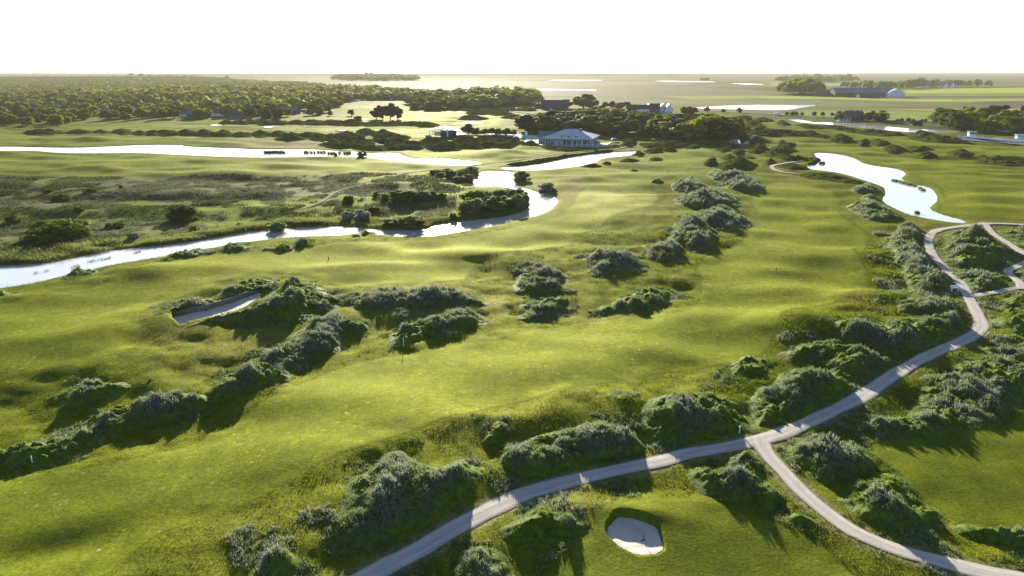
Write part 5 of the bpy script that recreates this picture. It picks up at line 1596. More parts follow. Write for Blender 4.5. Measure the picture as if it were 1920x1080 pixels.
# glazing
for (w0, w1, n) in ((1.2, 6.4, 5), (13.2, 19.0, 5), (19.8, 25.0, 5), (25.8, 30.4, 4)):
    wi = MB().box(w0, w1, -0.06, 0.02, 0.0, 3.5).build('window', M_GLASS, CH)
    mb = MB()
    for k in range(n + 1):
        xx = w0 + (w1 - w0) * k / n
        mb.box(xx - 0.09, xx + 0.09, -0.14, -0.07, 0.0, 3.5)
    mb.box(w0 - 0.09, w1 + 0.09, -0.15, -0.145, 3.5, 3.68)
    mb.build('frame', M_PALE, wi)
for (w0, w1, n) in ((1.5, 9.5, 5), (10.5, 18.5, 5)):
    wi = MB().box(Lc - 0.02, Lc + 0.06, w0, w1, 0.0, 3.5).build('window', M_GLASS, CH)
    mb = MB()
    for k in range(n + 1):
        yy = w0 + (w1 - w0) * k / n
        mb.box(Lc + 0.07, Lc + 0.14, yy - 0.09, yy + 0.09, 0.0, 3.5)
    mb.build('frame', M_PALE, wi)
for k in range(9):
    xx = 9.0 + k * 3.4
    MB().box(xx - 0.16, xx + 0.16, -2.6, -2.3, -0.1, 2.6).build('post', M_PALE, CH)
mb = MB()
for k in range(14):
    mb.box(8.5 + k * 2.25, 8.58 + k * 2.25, -3.05, -2.98, -0.1, 0.95)
mb.box(8.5, Lc + 9.4, -3.04, -2.99, 0.95, 1.02)
mb.build('railing', M_PALE, CH)
an = MB().gable_wall(-8, 4, 16, 25, -0.5, 3.2, 6.6).build('annex_wall', M_TEAL, CH)
MB().gable(-8.6, 4.5, 15.3, 25.7, 3.0, 6.8, 0.3).build('annex_roof', M_SLATE, CH)
# closed parasols and tables on the terrace
cr, sr = math.cos(math.radians(-17)), math.sin(math.radians(-17))


def ch(lx, ly, lz=0.0):
    return (x + lx * cr - ly * sr, y + lx * sr + ly * cr, z + 0.5 + lz)


M_CLOTH = plain('dark_canvas', (0.03, 0.03, 0.035), 0.9, 0.1, 0.2, 2)
for k, (lx, ly) in enumerate([(14.5, -1.6), (21.3, -1.6), (28.2, -1.6), (33.5, 3), (35, 9), (35.5, -1)]):
    u = thing('parasol', 'closed dark parasol standing on the clubhouse terrace', 'parasol', ch(lx, ly, -0.06), 0, 'closed parasols on the terrace')
    MB().bar((0, 0, 0), (0, 0, 3.6), 0.05, 6).build('pole', M_PALE, u)
    MB().bar((0, 0, 1.2), (0, 0, 3.4), 0.32, 8, 0.10).build('canopy', M_CLOTH, u)
    MB().bar((0, 0, 0), (0, 0, 0.12), 0.4, 8).build('base', M_DARKWALL, u)
M_LINEN = plain('white_table', (0.8, 0.8, 0.78), 0.4)
for k, (lx, ly) in enumerate([(32.5, 0.2), (34, 1.8), (36.5, 1.2), (38, 3), (37.5, 5.5), (36, 7.2), (39, 7.5)]):
    u = thing('terrace_table', 'round white table on the clubhouse terrace', 'table', ch(lx, ly, -0.06), 0, 'white tables on the terrace')
    MB().bar((0, 0, 0.70), (0, 0, 0.76), 0.6, 12).build('tabletop', M_LINEN, u)
    MB().bar((0, 0, 0), (0, 0, 0.70), 0.06, 6).build('leg', M_DARKWALL, u)
    MB().bar((0, 0, 0), (0, 0, 0.04), 0.3, 8).build('foot', M_DARKWALL, u)
# banner
bx, by, bz = at(985, 262)
u = thing('banner', 'tall white and blue banner flag beside the car park', 'banner', (bx, by, bz), math.radians(10))
MB().bar((0, 0, 0), (0, 0, 6.8), 0.06, 6).build('pole', M_PALE, u)
MB().box(0.08, 1.35, -0.03, 0.03, 1.2, 4.6).build('flag', M_BLUE, u)
MB().box(0.08, 1.35, -0.03, 0.03, 4.6, 6.7).build('flag_top', M_WHITE, u)

# --- range shelter
x, y, z = at(804, 258)
S = thing('range_shelter', 'open driving range shelter with a low green roof and dark back wall', 'shelter', (x, y, z + 0.2), math.radians(-12))
for px_, py_ in ((0.4, 0.4), (4.6, 0.4), (0.4, 8.6), (8.8, 0.4)):
    MB().box(px_ - 0.13, px_ + 0.13, py_ - 0.13, py_ + 0.13, -0.3, 4.2).build('post', M_DARKWALL, S)
MB().box(9.2, 18.5, 0.6, 9, -0.3, 4.3).build('wall', M_DARKWALL, S)
MB().box(4.4, 9.1, 0.9, 1.05, 0.2, 3.2).build('screen', plain('pale_blue_screen', (0.42, 0.50, 0.62), 0.7), S)
mb = MB()
v = [(-0.8, -0.6, 4.2), (10.5, -0.6, 6.4), (10.5, 9.6, 6.4), (-0.8, 9.6, 4.2)]
mb.poly(v + [(p[0], p[1], p[2] + 0.25) for p in v], [(3, 2, 1, 0), (4, 5, 6, 7), (0, 1, 5, 4), (1, 2, 6, 5), (2, 3, 7, 6), (3, 0, 4, 7)])
v = [(10.52, -0.6, 6.4), (21.5, -0.6, 4.0), (21.5, 9.6, 4.0), (10.52, 9.6, 6.4)]
mb.poly(v + [(p[0], p[1], p[2] + 0.25) for p in v], [(3, 2, 1, 0), (4, 5, 6, 7), (0, 1, 5, 4), (1, 2, 6, 5), (2, 3, 7, 6), (3, 0, 4, 7)])
MBroof = mb.build('roof', M_GREENROOF, S)
mb = MB()
for k in range(4):
    mb.bar((11.5 + k * 2.6, -0.9, 6.5 - k * 0.55), (10.2 + k * 2.2, -0.9, 3.0 - k * 0.3), 0.09, 5)
mb.build('brace', M_PALE, S)
x2, y2, z2 = at(840, 258)
u = thing('white_chute', 'narrow white strip standing against the range shelter', 'strip', (x2, y2 - 3, z2))
MB().box(-0.5, 0.5, -0.1, 0.1, 0, 5.6).build('board', M_WHITE, u)
MB().box(-0.7, 0.7, -0.5, 0.5, 0, 0.25).build('foot', M_STONE, u)
x2, y2, z2 = at(799, 263)
u = thing('ball_hut', 'small pale grey hut left of the range shelter', 'hut', (x2, y2, z2 + 0.3), 0.2)
MB().gable_wall(0, 3.6, 0, 3, -0.5, 2.6, 3.4).build('wall', plain('grey_boards', (0.24, 0.26, 0.28), 0.8), u)
MB().gable(-0.3, 3.9, -0.3, 3.3, 2.55, 3.45, 0.15).build('roof', M_SLATE, u)
MB().box(1.2, 2.2, -0.06, 0.02, -0.3, 1.9).build('door', M_DARKWALL, u)
x2, y2, z2 = at(822, 263)
u = thing('ball_machine', 'small dark machine box in front of the range shelter', 'machine', (x2, y2, z2 + 0.5))
MB().box(-1.0, 1.0, -0.5, 0.5, 0.4, 1.7).build('box', M_DARKWALL, u)
MB().box(-1.2, 1.2, -0.6, 0.6, 1.7, 1.85).build('lid', M_PALE, u)
for sx in (-0.8, 0.8):
    MB().box(sx - 0.1, sx + 0.1, -0.3, 0.3, -0.4, 0.4).build('leg', M_DARKW, u)


def house(px, py, L, Dp, he, hr, wall, roof, label, cat='house', rz=0.0, nwin=3, name='house', group=None, chim=True, sky=0, gable_front=False, lift=0.0):
    xx, yy, zz = at(px, py)
    h = thing(name, label, cat, (xx, yy, zz + lift), rz, group)
    if gable_front:      # ridge runs away from us
        r = h
        w_ = MB()
        v = [(-L / 2, 0, -1), (L / 2, 0, -1), (L / 2, Dp, -1), (-L / 2, Dp, -1), (-L / 2, 0, he), (L / 2, 0, he), (L / 2, Dp, he), (-L / 2, Dp, he), (0, 0, hr), (0, Dp, hr)]
        w_.poly(v, [(0, 1, 5, 8, 4), (1, 2, 6, 5), (2, 3, 7, 9, 6), (3, 0, 4, 7)])
        w_.build('wall', wall, h)
        m_ = MB()
        for s in (-1, 1):
            o = 0.5
            aa_ = [(s * (L / 2 + o), -o, he - o * (hr - he) / (L / 2)), (s * (L / 2 + o), Dp + o, he - o * (hr - he) / (L / 2)), (0, Dp + o, hr + 0.02), (0, -o, hr + 0.02)]
            bb_ = [(p[0], p[1], p[2] + 0.3) for p in aa_]
            m_.poly(aa_ + bb_, [(0, 1, 2, 3), (7, 6, 5, 4), (0, 4, 5, 1), (1, 5, 6, 2), (2, 6, 7, 3), (3, 7, 4, 0)])
        rfo = m_.build('roof', roof, h)
        for k in range(nwin):
            wx = -L / 2 + L * (k + 0.5) / nwin
            MB().box(wx - 0.6, wx + 0.6, -0.06, 0.02, 1.0, 2.4).build('window', M_GLASS, h)
        MB().box(-0.6, 0.6, -0.06, 0.02, he + 0.3, he + 1.6).build('window', M_GLASS, h)
    else:
        MB().gable_wall(-L / 2, L / 2, 0, Dp, -1, he, hr).build('wall', wall, h)
        rfo = MB().gable(-L / 2 - 0.5, L / 2 + 0.5, -0.5, Dp + 0.5, he - 0.3, hr + 0.05, 0.3).build('roof', roof, h)
        for k in range(nwin):
            wx = -L / 2 + L * (k + 0.5) / nwin
            f = MB().box(wx - 0.75, wx + 0.75, -0.05, 0.02, 0.9, min(he - 0.3, 2.5)).build('window', M_GLASS, h)
            MB().box(wx - 0.85, wx + 0.85, -0.1, -0.055, 0.75, 0.9).build('sill', M_PALE, f)
        for k in range(sky):
            s0 = (hr - he) / (Dp / 2)
            wx = -L / 2 + L * (k + 0.6) / (sky + 0.4)
            y0_, y1_ = 0.30 * Dp / 2, 0.72 * Dp / 2
            f = lambda yy_: he + s0 * yy_ + 0.40
            mbx = MB()
            mbx.face([(wx - 0.55, y0_, f(y0_)), (wx + 0.55, y0_, f(y0_)), (wx + 0.55, y1_, f(y1_)), (wx - 0.55, y1_, f(y1_))])
            mbx.build('roof_window', M_SKYGLASS, rfo)
    if chim:
        MB().box(L * 0.22, L * 0.22 + 0.8, Dp * 0.5, Dp * 0.5 + 0.8, hr - 1.2, hr + 0.9).build('chimney', M_BRICK, rfo)
    return h


M_SKYGLASS = plain('pale_roof_glass', (0.55, 0.68, 0.75), 0.15, 0.8, 0.05, 1)
house(1040, 205.5, 36, 18, 4.5, 11.5, M_DARKWALL, M_TILE, 'long dark barn with a big plain roof beside the long wood', 'barn', -0.05, 5, 'barn', chim=False)
for i, (px, L, wall, lab) in enumerate([(1186, 14, M_DARKWALL, 'dark row house at the left end of the row'), (1206, 14, M_PALE, 'row house with pale dormer band, second in the row'), (1217, 9, M_WHITE, 'narrow white gabled row house in the middle of the row'),
                                     (1228, 11, M_BRICK, 'brown row house between two white gables'), (1243, 11, M_WHITE, 'wide white gabled row house near the right end'), (1254, 9, M_WHITE, 'white gabled row house at the right end of the row')]):
    house(px, 212.5 + (i % 2) * 0.5, L, 10, 5.2, 11.0 if i > 1 else 9.5, wall, M_TILE, lab, 'house', -0.06, 3, 'row_house', gable_front=i in (2, 4, 5))
house(1207, 247, 15, 9, 3.4, 8.4, M_WHITE, M_TILE, 'white house with bright roof windows in a dark roof among the wood', 'house', -0.25, 3, 'house', sky=4, lift=0.5)
house(1604, 226.5, 18, 11, 4.2, 9.5, M_BRICK, M_REDTILE, 'brick house with brown tiled roof on the road by the canal', 'house', 0.08, 4, 'house')
house(1584, 228, 11, 6, 2.6, 3.6, M_PALE, M_SLATE, 'pale flat-roofed hut left of the brick house', 'hut', 0.05, 3, 'hut', chim=False)
house(1720, 236.5, 9, 5, 2.6, 4.0, M_DARKWALL, M_DARKWALL, 'small dark shed standing alone on the meadow by the canal', 'shed', 0.0, 1, 'shed', chim=False)
house(1823, 256, 4.6, 3, 2.3, 2.7, M_WHITE, M_PALE, 'white cabin with dark windows above the row of parked cars', 'cabin', -0.1, 3, 'cabin', chim=False, lift=0.8)
house(1913, 260, 4.2, 3, 1.9, 2.3, M_WHITE, M_PALE, 'white cabin at the right edge above the parked cars', 'cabin', -0.1, 2, 'cabin', chim=False, lift=0.8)
house(1898, 246, 12, 8, 3.0, 6.0, M_PALE, M_SLATE, 'grey-roofed house half hidden in the right-hand thicket', 'house', 0.2, 3, 'house')
# farm
house(1625, 181.5, 128, 34, 8, 17, M_DARKWALL, M_SLATE, 'very long farm shed with a blue-grey sheet roof', 'farm shed', -0.02, 12, 'farm_shed', chim=False)
house(1680, 182.5, 30, 26, 8, 16, M_PALE, M_SLATE, 'pale gabled farm shed at the right end of the long one', 'farm shed', -0.3, 3, 'farm_shed', chim=False, gable_front=True)
house(1552, 180.5, 46, 20, 7, 12, M_BRICK, M_REDTILE, 'brown farm barn between the square copse and the long shed', 'barn', 0.0, 4, 'barn', chim=False)
house(1630, 183.5, 40, 14, 5, 9, M_DARKWALL, M_TILE, 'low dark lean-to barn in front of the long farm shed', 'barn', 0.0, 4, 'barn', chim=False)
house(1735, 164.5, 34, 30, 7, 24, M_WHITE, M_TILE, 'white farmhouse under a tall dark roof among the shelterbelt', 'farmhouse', 0.1, 4, 'farmhouse')
house(1773, 165, 17, 22, 8, 19, M_WHITE, M_SLATE, 'left of two white gabled farmhouses', 'farmhouse', 0.5, 2, 'farmhouse', gable_front=True)
house(1786, 165, 17, 22, 8, 18, M_WHITE, M_SLATE, 'right of two white gabled farmhouses', 'farmhouse', 0.5, 2, 'farmhouse', gable_front=True)
house(1322, 150.5, 60, 30, 8, 16, M_DARKWALL, M_TILE, 'lone dark farm on the far plain right of centre', 'farm', 0.0, 4, 'farm', chim=False)
# village
VW = [M_PALE, M_BRICK, M_WHITE, M_DARKWALL]
for i, (px, py) in enumerate(HOUSES):
    nb = ['leftmost', 'second', 'third', 'fourth', 'fifth', 'sixth', 'seventh', 'eighth', 'ninth', 'tenth', 'eleventh', 'twelfth', 'thirteenth', 'last'][sorted(p[0] for p in HOUSES).index(px)]
    house(px, py, 13 + (i * 5) % 7, 9, 3.2, 6.4 + (i % 3) * 0.5, VW[i % 4], (M_TILE, M_SLATE, M_REDTILE)[i % 3], f'{nb} village house from the left between the village trees', 'house', ((i * 37) % 10 - 5) * 0.06, 3 + i % 2, 'village_house', chim=i % 2 == 0, lift=0.6)
for px, py, lab in ((247, 152.5, 'left of three pale houses high in the far wood'), (265, 153.5, 'middle of three pale houses high in the far wood'), (281, 149.5, 'right of three pale houses high in the far wood')):
    house(px, py, 24, 18, 14, 22, M_WHITE, M_SLATE, lab, 'house', 0.1, 3, 'village_house', chim=False, lift=6)
# lighthouse
x, y, z = at(303, 146)
lh = thing('lighthouse', 'small red and white lighthouse on the horizon at left', 'lighthouse', (x, y, 14))
zt = 0
for k, m_ in enumerate((M_RED, M_WHITE, M_RED)):
    MB().bar((0, 0, zt), (0, 0, zt + 11), 5.2 - 0.6 * k, 12, 4.7 - 0.6 * k).build('tower_band', m_, lh)
    zt += 11
MB().bar((0, 0, zt), (0, 0, zt + 1), 5.0, 12).build('gallery', M_DARKWALL, lh)
MB().bar((0, 0, zt + 1), (0, 0, zt + 5), 2.6, 10).build('lantern', M_GLASS, lh)
MB().bar((0, 0, zt + 5), (0, 0, zt + 7.5), 3.0, 10, 0.3).build('cap', M_RED, lh)


# --- cars
t = NT('car_glass')
M_CARGLASS = t.done(t.principled(t.ramp(t.noise(0.8, 2, 0.5, t.n('ShaderNodeTexCoord').outputs['Object']).outputs['Fac'], [(0.3, (0.55, 0.60, 0.63)), (0.7, (0.70, 0.74, 0.76))]), 0.08, 0.6, None, 0.8).outputs[0])
def car_parts(root, col, L=4.3, Wd=1.75, hb=0.85, hc=1.45, van=False):
    mb = MB()
    prof = [(-L / 2, 0.35), (-L / 2, 0.75), (-L / 2 + 0.1, hb), (L / 2 - 0.9, hb), (L / 2 - 0.1, hb - 0.15), (L / 2, 0.6), (L / 2, 0.35)]
    if van:
        prof = [(-L / 2, 0.4), (-L / 2, hc), (-L / 2 + 0.15, hc + 0.12), (L / 2 - 1.7, hc + 0.12), (L / 2 - 0.9, 1.25), (L / 2 - 0.1, 1.05), (L / 2, 0.7), (L / 2, 0.4)]
    n = len(prof)
    v = [(p[0], -Wd / 2, p[1]) for p in prof] + [(p[0], Wd / 2, p[1]) for p in prof]
    mb.poly(v, [tuple(reversed(range(n))), tuple(range(n, 2 * n))] + [(k, (k + 1) % n, n + (k + 1) % n, n + k) for k in range(n)])
    mb.build('body', col, root)
    if not van:
        lo, hi = (-L / 2 + 0.15, L / 2 - 1.1), (-L / 2 + 0.75, L / 2 - 1.75)
        v = [(lo[0], -Wd / 2 + .06, hb), (lo[1], -Wd / 2 + .06, hb), (lo[1], Wd / 2 - .06, hb), (lo[0], Wd / 2 - .06, hb),
             (hi[0], -Wd / 2 + .22, hc), (hi[1], -Wd / 2 + .22, hc), (hi[1], Wd / 2 - .22, hc), (hi[0], Wd / 2 - .22, hc)]
        MB().poly(v, [(0, 1, 5, 4), (1, 2, 6, 5), (2, 3, 7, 6), (3, 0, 4, 7)]) if False else None
        m2 = MB()
        m2.poly(v, [(0, 1, 5, 4), (1, 2, 6, 5), (2, 3, 7, 6), (3, 0, 4, 7), (4, 5, 6, 7)])
        m2.build('window', M_CARGLASS, root)
        MB().box(hi[0] - 0.02, hi[1] + 0.02, -Wd / 2 + .2, Wd / 2 - .2, hc + 0.003, hc + 0.05).build('roof', col, root)
    else:
        m2 = MB()
        m2.face([(L / 2 - 1.66, -Wd / 2 + .1, hc + 0.1), (L / 2 - 0.88, -Wd / 2 + .1, 1.28), (L / 2 - 0.88, Wd / 2 - .1, 1.28), (L / 2 - 1.66, Wd / 2 - .1, hc + 0.1)])
        m2.box(L / 2 - 2.2, L / 2 - 1.3, -Wd / 2 - 0.02, -Wd / 2 + 0.01, 1.2, hc - 0.1)
        m2.build('window', M_CARGLASS, root)
    for sx in (-L / 2 + 0.8, L / 2 - 0.8):
        for sy in (-Wd / 2 + 0.02, Wd / 2 - 0.02):
            MB().bar((sx, sy - 0.1, 0.32), (sx, sy + 0.1, 0.32), 0.32, 12).build('wheel', M_RUBBER, root)


def copy_tree(o, parent=None):
    c = o.copy()
    COL.objects.link(c)
    if parent is not None:
        c.parent = parent
    for ch_ in o.children:
        copy_tree(ch_, c)
    return c


def paint(name, c):
    return plain(name, c, 0.25, 0.6, 0.04, 1)


M_SILVER_CAR, M_WHITE_CAR, M_DARK_CAR, M_BLUE_CAR = paint('silver_paint', (0.55, 0.57, 0.60)), paint('white_car_paint', (0.80, 0.80, 0.80)), paint('dark_car_paint', (0.03, 0.035, 0.045)), paint('blue_car_paint', (0.10, 0.16, 0.30))
cp = sheet('car_park', [(1786, 258), (1830, 259), (1920, 264.5), (2010, 270), (2010, 276), (1920, 271.5), (1850, 267), (1786, 263)], M_ASPHALT, 'asphalt car park strip below the right-hand thicket', 0.5)
car0 = None
for i in range(24):
    px = 1799 + i * 5.6 + (4 if i > 0 else 0)
    py = 261.2 + (px - 1799) * 0.066
    x, y, z = at(px, py)
    lab = 'white car in the long row parked below the right-hand thicket' if i % 2 else 'silver car in the long row parked below the right-hand thicket'
    grp = ('white' if i % 2 else 'silver') + ' cars parked in the long row'
    if i < 2:
        o = thing('parked_car', lab, 'car', (x, y, z + 0.52), math.radians(-62), grp)
        car_parts(o, M_WHITE_CAR if i % 2 else M_SILVER_CAR)
        car0 = (car0 or []) + [o]
    else:
        o = copy_tree(car0[i % 2])
        o.location = (x, y, z + 0.52)
x, y, z = at(1457, 216.5)
v_ = thing('white_van', 'white van driving along the road behind the right-hand dunes', 'van', (x, y, z + 0.75), math.radians(-14))
car_parts(v_, M_WHITE_CAR, 6.5, 2.2, 1.0, 2.5, True)
for px, py, m_, lab, lf in ((967, 259.5, M_DARK_CAR, 'dark car parked at the front of the clubhouse car park', 0.6), (1152, 265.5, M_BLUE_CAR, 'blue car parked at the right of the clubhouse', 0.9), (1034, 206.5, M_SILVER_CAR, 'silver car parked in front of the dark barn', 0.3)):
    x, y, z = at(px, py)
    o = thing('parked_car', lab, 'car', (x, y, z + lf), math.radians(12))
    car_parts(o, m_)
o_ = None
for i, px in enumerate(range(930, 962, 5)):
    x, y, z = at(px, 256.8 + i * 0.18)
    if o_ is None:
        o_ = thing('parked_car', 'dark car in the row along the tree-lined car park', 'car', (x, y, z + 0.6), math.radians(70), 'dark cars in the tree-lined car park')
        car_parts(o_, M_DARK_CAR)
    else:
        o2 = copy_tree(o_)
        o2.location = (x, y, z + 0.6)

# --- golfers
def golfer_mesh():
    J = {'pel': (0, 0, .95), 'bel': (0, 0, 1.15), 'che': (0, .02, 1.38), 'nek': (0, .02, 1.5), 'hed': (0, .0, 1.62), 'top': (0, 0, 1.74),
         'hl': (.10, 0, .90), 'kl': (.13, -.04, .5), 'al': (.14, .02, .08), 'tl': (.15, -.14, .04), 'hr': (-.10, 0, .90), 'kr': (-.13, .02, .5), 'ar': (-.15, .12, .08), 'tr': (-.16, -.04, .04),
         'sl': (.19, .02, 1.40), 'el': (.26, .04, 1.13), 'wl': (.22, -.12, .92), 'fl': (.21, -.16, .83), 'sr': (-.19, .02, 1.40), 'er': (-.27, .05, 1.13), 'wr': (-.25, -.02, .88), 'fr': (-.25, -.05, .79)}
    R_ = {'pel': .15, 'bel': .14, 'che': .155, 'nek': .06, 'hed': .10, 'top': .07, 'hl': .095, 'kl': .065, 'al': .045, 'tl': .035, 'hr': .095, 'kr': .065, 'ar': .045, 'tr': .035, 'sl': .07, 'el': .05, 'wl': .035, 'fl': .03, 'sr': .07, 'er': .05, 'wr': .035, 'fr': .03}
    E = [('pel', 'bel'), ('bel', 'che'), ('che', 'nek'), ('nek', 'hed'), ('hed', 'top'), ('pel', 'hl'), ('hl', 'kl'), ('kl', 'al'), ('al', 'tl'), ('pel', 'hr'), ('hr', 'kr'), ('kr', 'ar'), ('ar', 'tr'), ('che', 'sl'), ('sl', 'el'), ('el', 'wl'), ('wl', 'fl'), ('che', 'sr'), ('sr', 'er'), ('er', 'wr'), ('wr', 'fr')]
    names = list(J)
    me = bpy.data.meshes.new('body_cage')
    me.from_pydata([J[n] for n in names], [(names.index(a), names.index(b)) for a, b in E], [])
    o = bpy.data.objects.new('body_cage', me)
    COL.objects.link(o)
    o.modifiers.new('skin', 'SKIN')
    for i, n in enumerate(names):
        sv = me.skin_vertices[0].data[i]
        sv.radius = (R_[n], R_[n] * (0.75 if n in ('pel', 'bel', 'che') else 1))
        sv.use_root = n == 'pel'
    ssd = o.modifiers.new('sub', 'SUBSURF')
    ssd.levels = ssd.render_levels = 1
    dg = bpy.context.evaluated_depsgraph_get()
    out = bpy.data.meshes.new_from_object(o.evaluated_get(dg))
    bpy.data.objects.remove(o)
    out.name = 'body'
    return out


M_SKIN = plain('skin', (0.42, 0.26, 0.19), 0.6, 0.3, 0.05)
gm = golfer_mesh()
shirts = [('dark blue', (0.05, 0.07, 0.14)), ('grey', (0.25, 0.26, 0.27)), ('white', (0.7, 0.7, 0.68)), ('black', (0.02, 0.02, 0.02))]
M_TROUS = plain('dark_trousers', (0.04, 0.04, 0.05), 0.85)
co = np.array([v.co for v in gm.vertices])
for i, (px, py, lab, sh) in enumerate([(417, 244, 'person in grey walking on the far fairway left of two others', 1), (558, 244.5, 'person in dark blue standing midway along the far fairway', 0), (696, 246, 'person in black on the far fairway beyond the tumbled dunes', 3), (785, 244.5, 'person in white near the right end of the far fairway', 2)]):
    x, y, z = at(px, py)
    o = thing('person', lab, 'person', (x, y, z), i * 1.3)
    b = gm.copy()
    b.materials.clear()
    for m_ in (M_SKIN, plain('shirt_' + shirts[sh][0].replace(' ', '_'), shirts[sh][1], 0.85), M_TROUS):
        b.materials.append(m_)
    mi = []
    for p in b.polygons:
        c = co[list(p.vertices)].mean(0)
        mi.append(2 if c[2] < 0.98 and abs(c[0]) < 0.2 else 1 if (c[2] < 1.48 and c[2] > 1.0) else 0)
    b.polygons.foreach_set('material_index', mi)
    add('body', b, (), o)

# --- posts, flags, small furniture of the course
def post(px, py, h, mat, label, w=0.06, name='marker_post'):
    x, y, z = at(px, py)
    o = thing(name, label, 'post', (x, y, z))
    MB().bar((0, 0, -0.2), (0, 0, h), w, 8, w * 0.9).build('shaft', mat, o)
    MB().bar((0, 0, h + 0.002), (0, 0, h + 0.05), w * 1.25, 8, w * 0.4).build('cap', mat, o)
    return o


post(757, 652, 1.5, M_WHITE, 'slim white distance post at the foot of the long green mound')
post(60, 864, 1.1, M_WHITE, 'white post against the dark tail of the diagonal ridge')
post(1386, 813, 1.0, M_WHITE, 'white post in the shaded grass above the track fork', 0.10)
post(616, 484, 0.9, M_DARKW, 'small dark marker out on the river-side fairway', 0.12)
post(1455, 510, 1.0, M_DARKW, 'thin dark stick on the ridge of the right fairway', 0.06)
M_FLAG = plain('flag_red', (0.5, 0.04, 0.03), 0.7)


def flagstick(px, py, label):
    x, y, z = at(px, py)
    o = thing('flagstick', label, 'flagstick', (x, y, z))
    MB().bar((0, 0, -0.1), (0, 0, 2.1), 0.03, 6).build('pole', M_DARKW, o)
    MB().box(0.03, 0.5, -0.012, 0.012, 1.7, 2.08).build('flag', M_FLAG, o)


flagstick(1252, 331, 'golf flagstick on the pale turf left of the central chain')
flagstick(257, 243, 'golf flagstick on the far fairway at left')
x, y, z = at(1790, 545)
o = thing('bench', 'white bench beside the track at the right', 'bench', (x, y, z + 0.4), math.radians(10))
MB().box(-1.0, 1.0, -0.25, 0.25, 0.42, 0.5).build('seat', M_WHITE, o)
MB().box(-1.0, 1.0, 0.22, 0.28, 0.6, 0.95).build('backrest', M_WHITE, o)
for sx in (-0.8, 0.8):
    MB().box(sx - 0.06, sx + 0.06, -0.22, 0.21, -0.5, 0.42).build('leg', M_WHITE, o)
# flat sand bunkers out on the far course
for px, py, a, b, lab in ((405, 236.5, 11, 1.7, 'pinkish flat bunker, left of three on the far fairway'), (503, 240.5, 11, 1.6, 'pinkish flat bunker, middle of three on the far fairway'), (641, 246.5, 11, 1.6, 'pinkish flat bunker, right of three on the far fairway'),
                         (685, 224.6, 8, 1.5, 'white flat bunker left of the lone dark clump'), (800, 223.5, 11, 1.8, 'white flat bunker with a raised end on the far rise'), (880, 230.5, 28, 2.2, 'long white flat bunker on the far rise'), (870, 217, 6, 1.5, 'small white bunker among the far rough hummocks'),
                         (85, 251.5, 20, 1.4, 'greyish sand face under the leftmost ridge hummocks')):
    P = gp(ell(px, py, a, b, 14, 0.12))
    P = smooth_line(P, 1.0, True)
    c = P.mean(0)
    zc = hz(*c)
    o = thing('sand_bunker', lab, 'bunker', (c[0], c[1], zc))
    zz = height(P[:, 0], P[:, 1])
    n = len(P)
    rim = np.c_[P - c, zz - zc + 0.35]
    inn = np.c_[(P - c) * 0.7, zz * 0 + 0.12 + 0.1]
    v = np.concatenate([rim, inn, [[0, 0, 0.2]]])
    tr = [[i, (i + 1) % n, n + i] for i in range(n)] + [[(i + 1) % n, n + (i + 1) % n, n + i] for i in range(n)] + [[n + i, n + (i + 1) % n, 2 * n] for i in range(n)]
    add('sand', np_mesh('sand', v, np.array(tr), None, True), M_SAND, o)
    lip = np.concatenate([np.c_[P - c, zz - zc + 0.36], np.c_[(P - c) * 1.12, zz - zc - 0.4]])
    q = [[i, n + i, n + (i + 1) % n, (i + 1) % n] for i in range(n)]
    add('turf_lip', np_mesh('turf_lip', lip, None, np.array(q), True), M_TURF, o)
# reed tufts standing in open water
rr = np.random.default_rng(77)


def reed_tuft(px, py, label, group, n=90, sp=0.5, h=1.5, m=1.0):
    x0, y0 = g(px, py, WL)
    x = rr.normal(0, sp, n)
    y = rr.normal(0, sp, n)
    z = np.full(n, 0.0)
    v, tr, at_ = blades(x, y, z - 0.2, x * 0, x * 0, rr.uniform(0.7, 1.2, n) * h, 0.10 * m * rr.uniform(0.7, 1.3, n), rr.uniform(0.05, 0.3, n), np.clip(rr.normal(0.3, 0.15, n), 0, 1), x * 0 + 0.2, rr)
    o = add('reed_tuft', np_mesh('reed_tuft', v, tr, None, False, at_), M_REED, None, (float(x0), float(y0), WL))
    return tag(o, label, 'reeds', group)


for px in list(range(497, 536, 4)) + [572, 577, 584, 590, 597, 603, 609, 616, 622, 627, 637, 647, 652, 656]:
    reed_tuft(px, 286.5 + rr.uniform(-.6, .6) + (2 if px > 610 else 0), 'dark reed tuft standing in the long river', 'reed tufts in the long river', 70, 0.45, 2.0, 1.8)
for px, py in ((1676, 339), (1681, 340), (1687, 341), (1692, 343), (1697, 344), (1703, 346), (1709, 347), (1716, 349), (1726, 354), (1731, 357)):
    reed_tuft(px, py, 'reed tuft in the row across the S-shaped pond', 'reed tufts across the S-shaped pond', 80, 0.5, 1.3, 1.7)
for px, py in ((1718, 400), (1722, 400.5)):
    reed_tuft(px, py, 'reed tuft near the near shore of the S-shaped pond', 'reed tufts at the near pond shore', 60, 0.25, 1.4, 1.5)
for px, py in ((140, 501), (147, 499), (170, 491), (177, 489), (190, 487), (198, 486), (205, 484), (90, 508), (70, 512), (256, 474), (262, 472)):
    reed_tuft(px, py, 'thin yellowish reed tuft standing in the river at left', 'yellowish reed tufts in the left river', 22, 0.35, 0.9, 0.8)
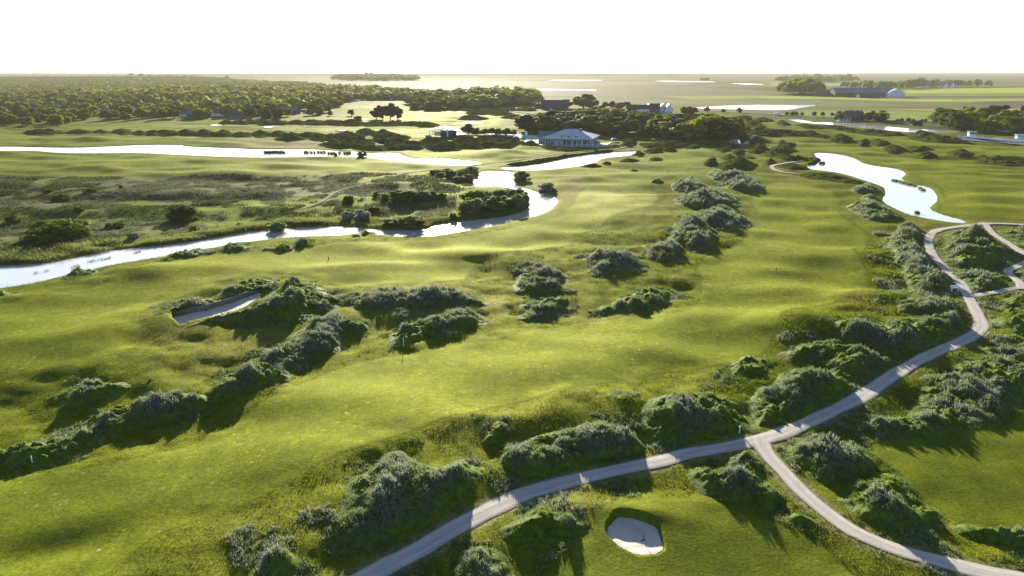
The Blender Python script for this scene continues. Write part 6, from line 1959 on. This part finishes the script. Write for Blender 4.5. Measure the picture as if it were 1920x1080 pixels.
# ---------------------------------------------------------------- air, sky, sun, camera
t = NT('air')
pv = t.n('ShaderNodeVolumePrincipled')
pv.inputs['Color'].default_value = (0.25, 0.235, 0.21, 1)
pv.inputs['Density'].default_value = 0.00012
pv.inputs['Anisotropy'].default_value = 0.15
t.l(pv.outputs[0], t.out.inputs['Volume'])
hb = MB().box(-46000, 46000, -18000, 46000, -4.0, 52.0).build('haze', t.m)
tag(hb, 'thin pale evening haze over the links', None, None, 'stuff')

world = bpy.data.worlds.new("World")
scene.world = world
world.use_nodes = True
wn = world.node_tree
bg = wn.nodes['Background']
sky = wn.nodes.new('ShaderNodeTexSky')
sky.sky_type = 'NISHITA'
sky.sun_disc = False
sky.sun_elevation = SUN_EL
sky.sun_rotation = SUN_AZ
sky.air_density = 0.5
sky.dust_density = 0.3
sky.ozone_density = 1.0
wn.links.new(sky.outputs[0], bg.inputs[0])
bg.inputs[1].default_value = 0.075

sl = bpy.data.lights.new('sun', 'SUN')
sl.energy = 5.0
sl.angle = math.radians(0.6)
sl.color = (1.0, 0.92, 0.77)
so = bpy.data.objects.new('sun', sl)
COL.objects.link(so)
sd = Vector((math.sin(SUN_AZ) * math.cos(SUN_EL), math.cos(SUN_AZ) * math.cos(SUN_EL), math.sin(SUN_EL)))
so.rotation_euler = sd.to_track_quat('Z', 'Y').to_euler()
so.location = (-40, 300, 120)

cd = bpy.data.cameras.new('camera')
cd.sensor_width = 36
cd.lens = 24
cd.clip_start = 0.5
cd.clip_end = 120000
cam = bpy.data.objects.new('camera', cd)
COL.objects.link(cam)
cam.location = (0, 0, CAM_H)
cam.rotation_euler = (math.pi / 2 - PITCH, 0, 0)
scene.camera = cam

scene.view_settings.view_transform = 'Standard'
scene.view_settings.look = 'None'
scene.view_settings.gamma = 1
scene.view_settings.exposure = 2.0
scene.cycles.max_bounces = 5
scene.cycles.diffuse_bounces = 2
scene.cycles.glossy_bounces = 2
scene.cycles.transmission_bounces = 3
scene.cycles.transparent_max_bounces = 4
scene.cycles.volume_bounces = 1
scene.cycles.sample_clamp_indirect = 6
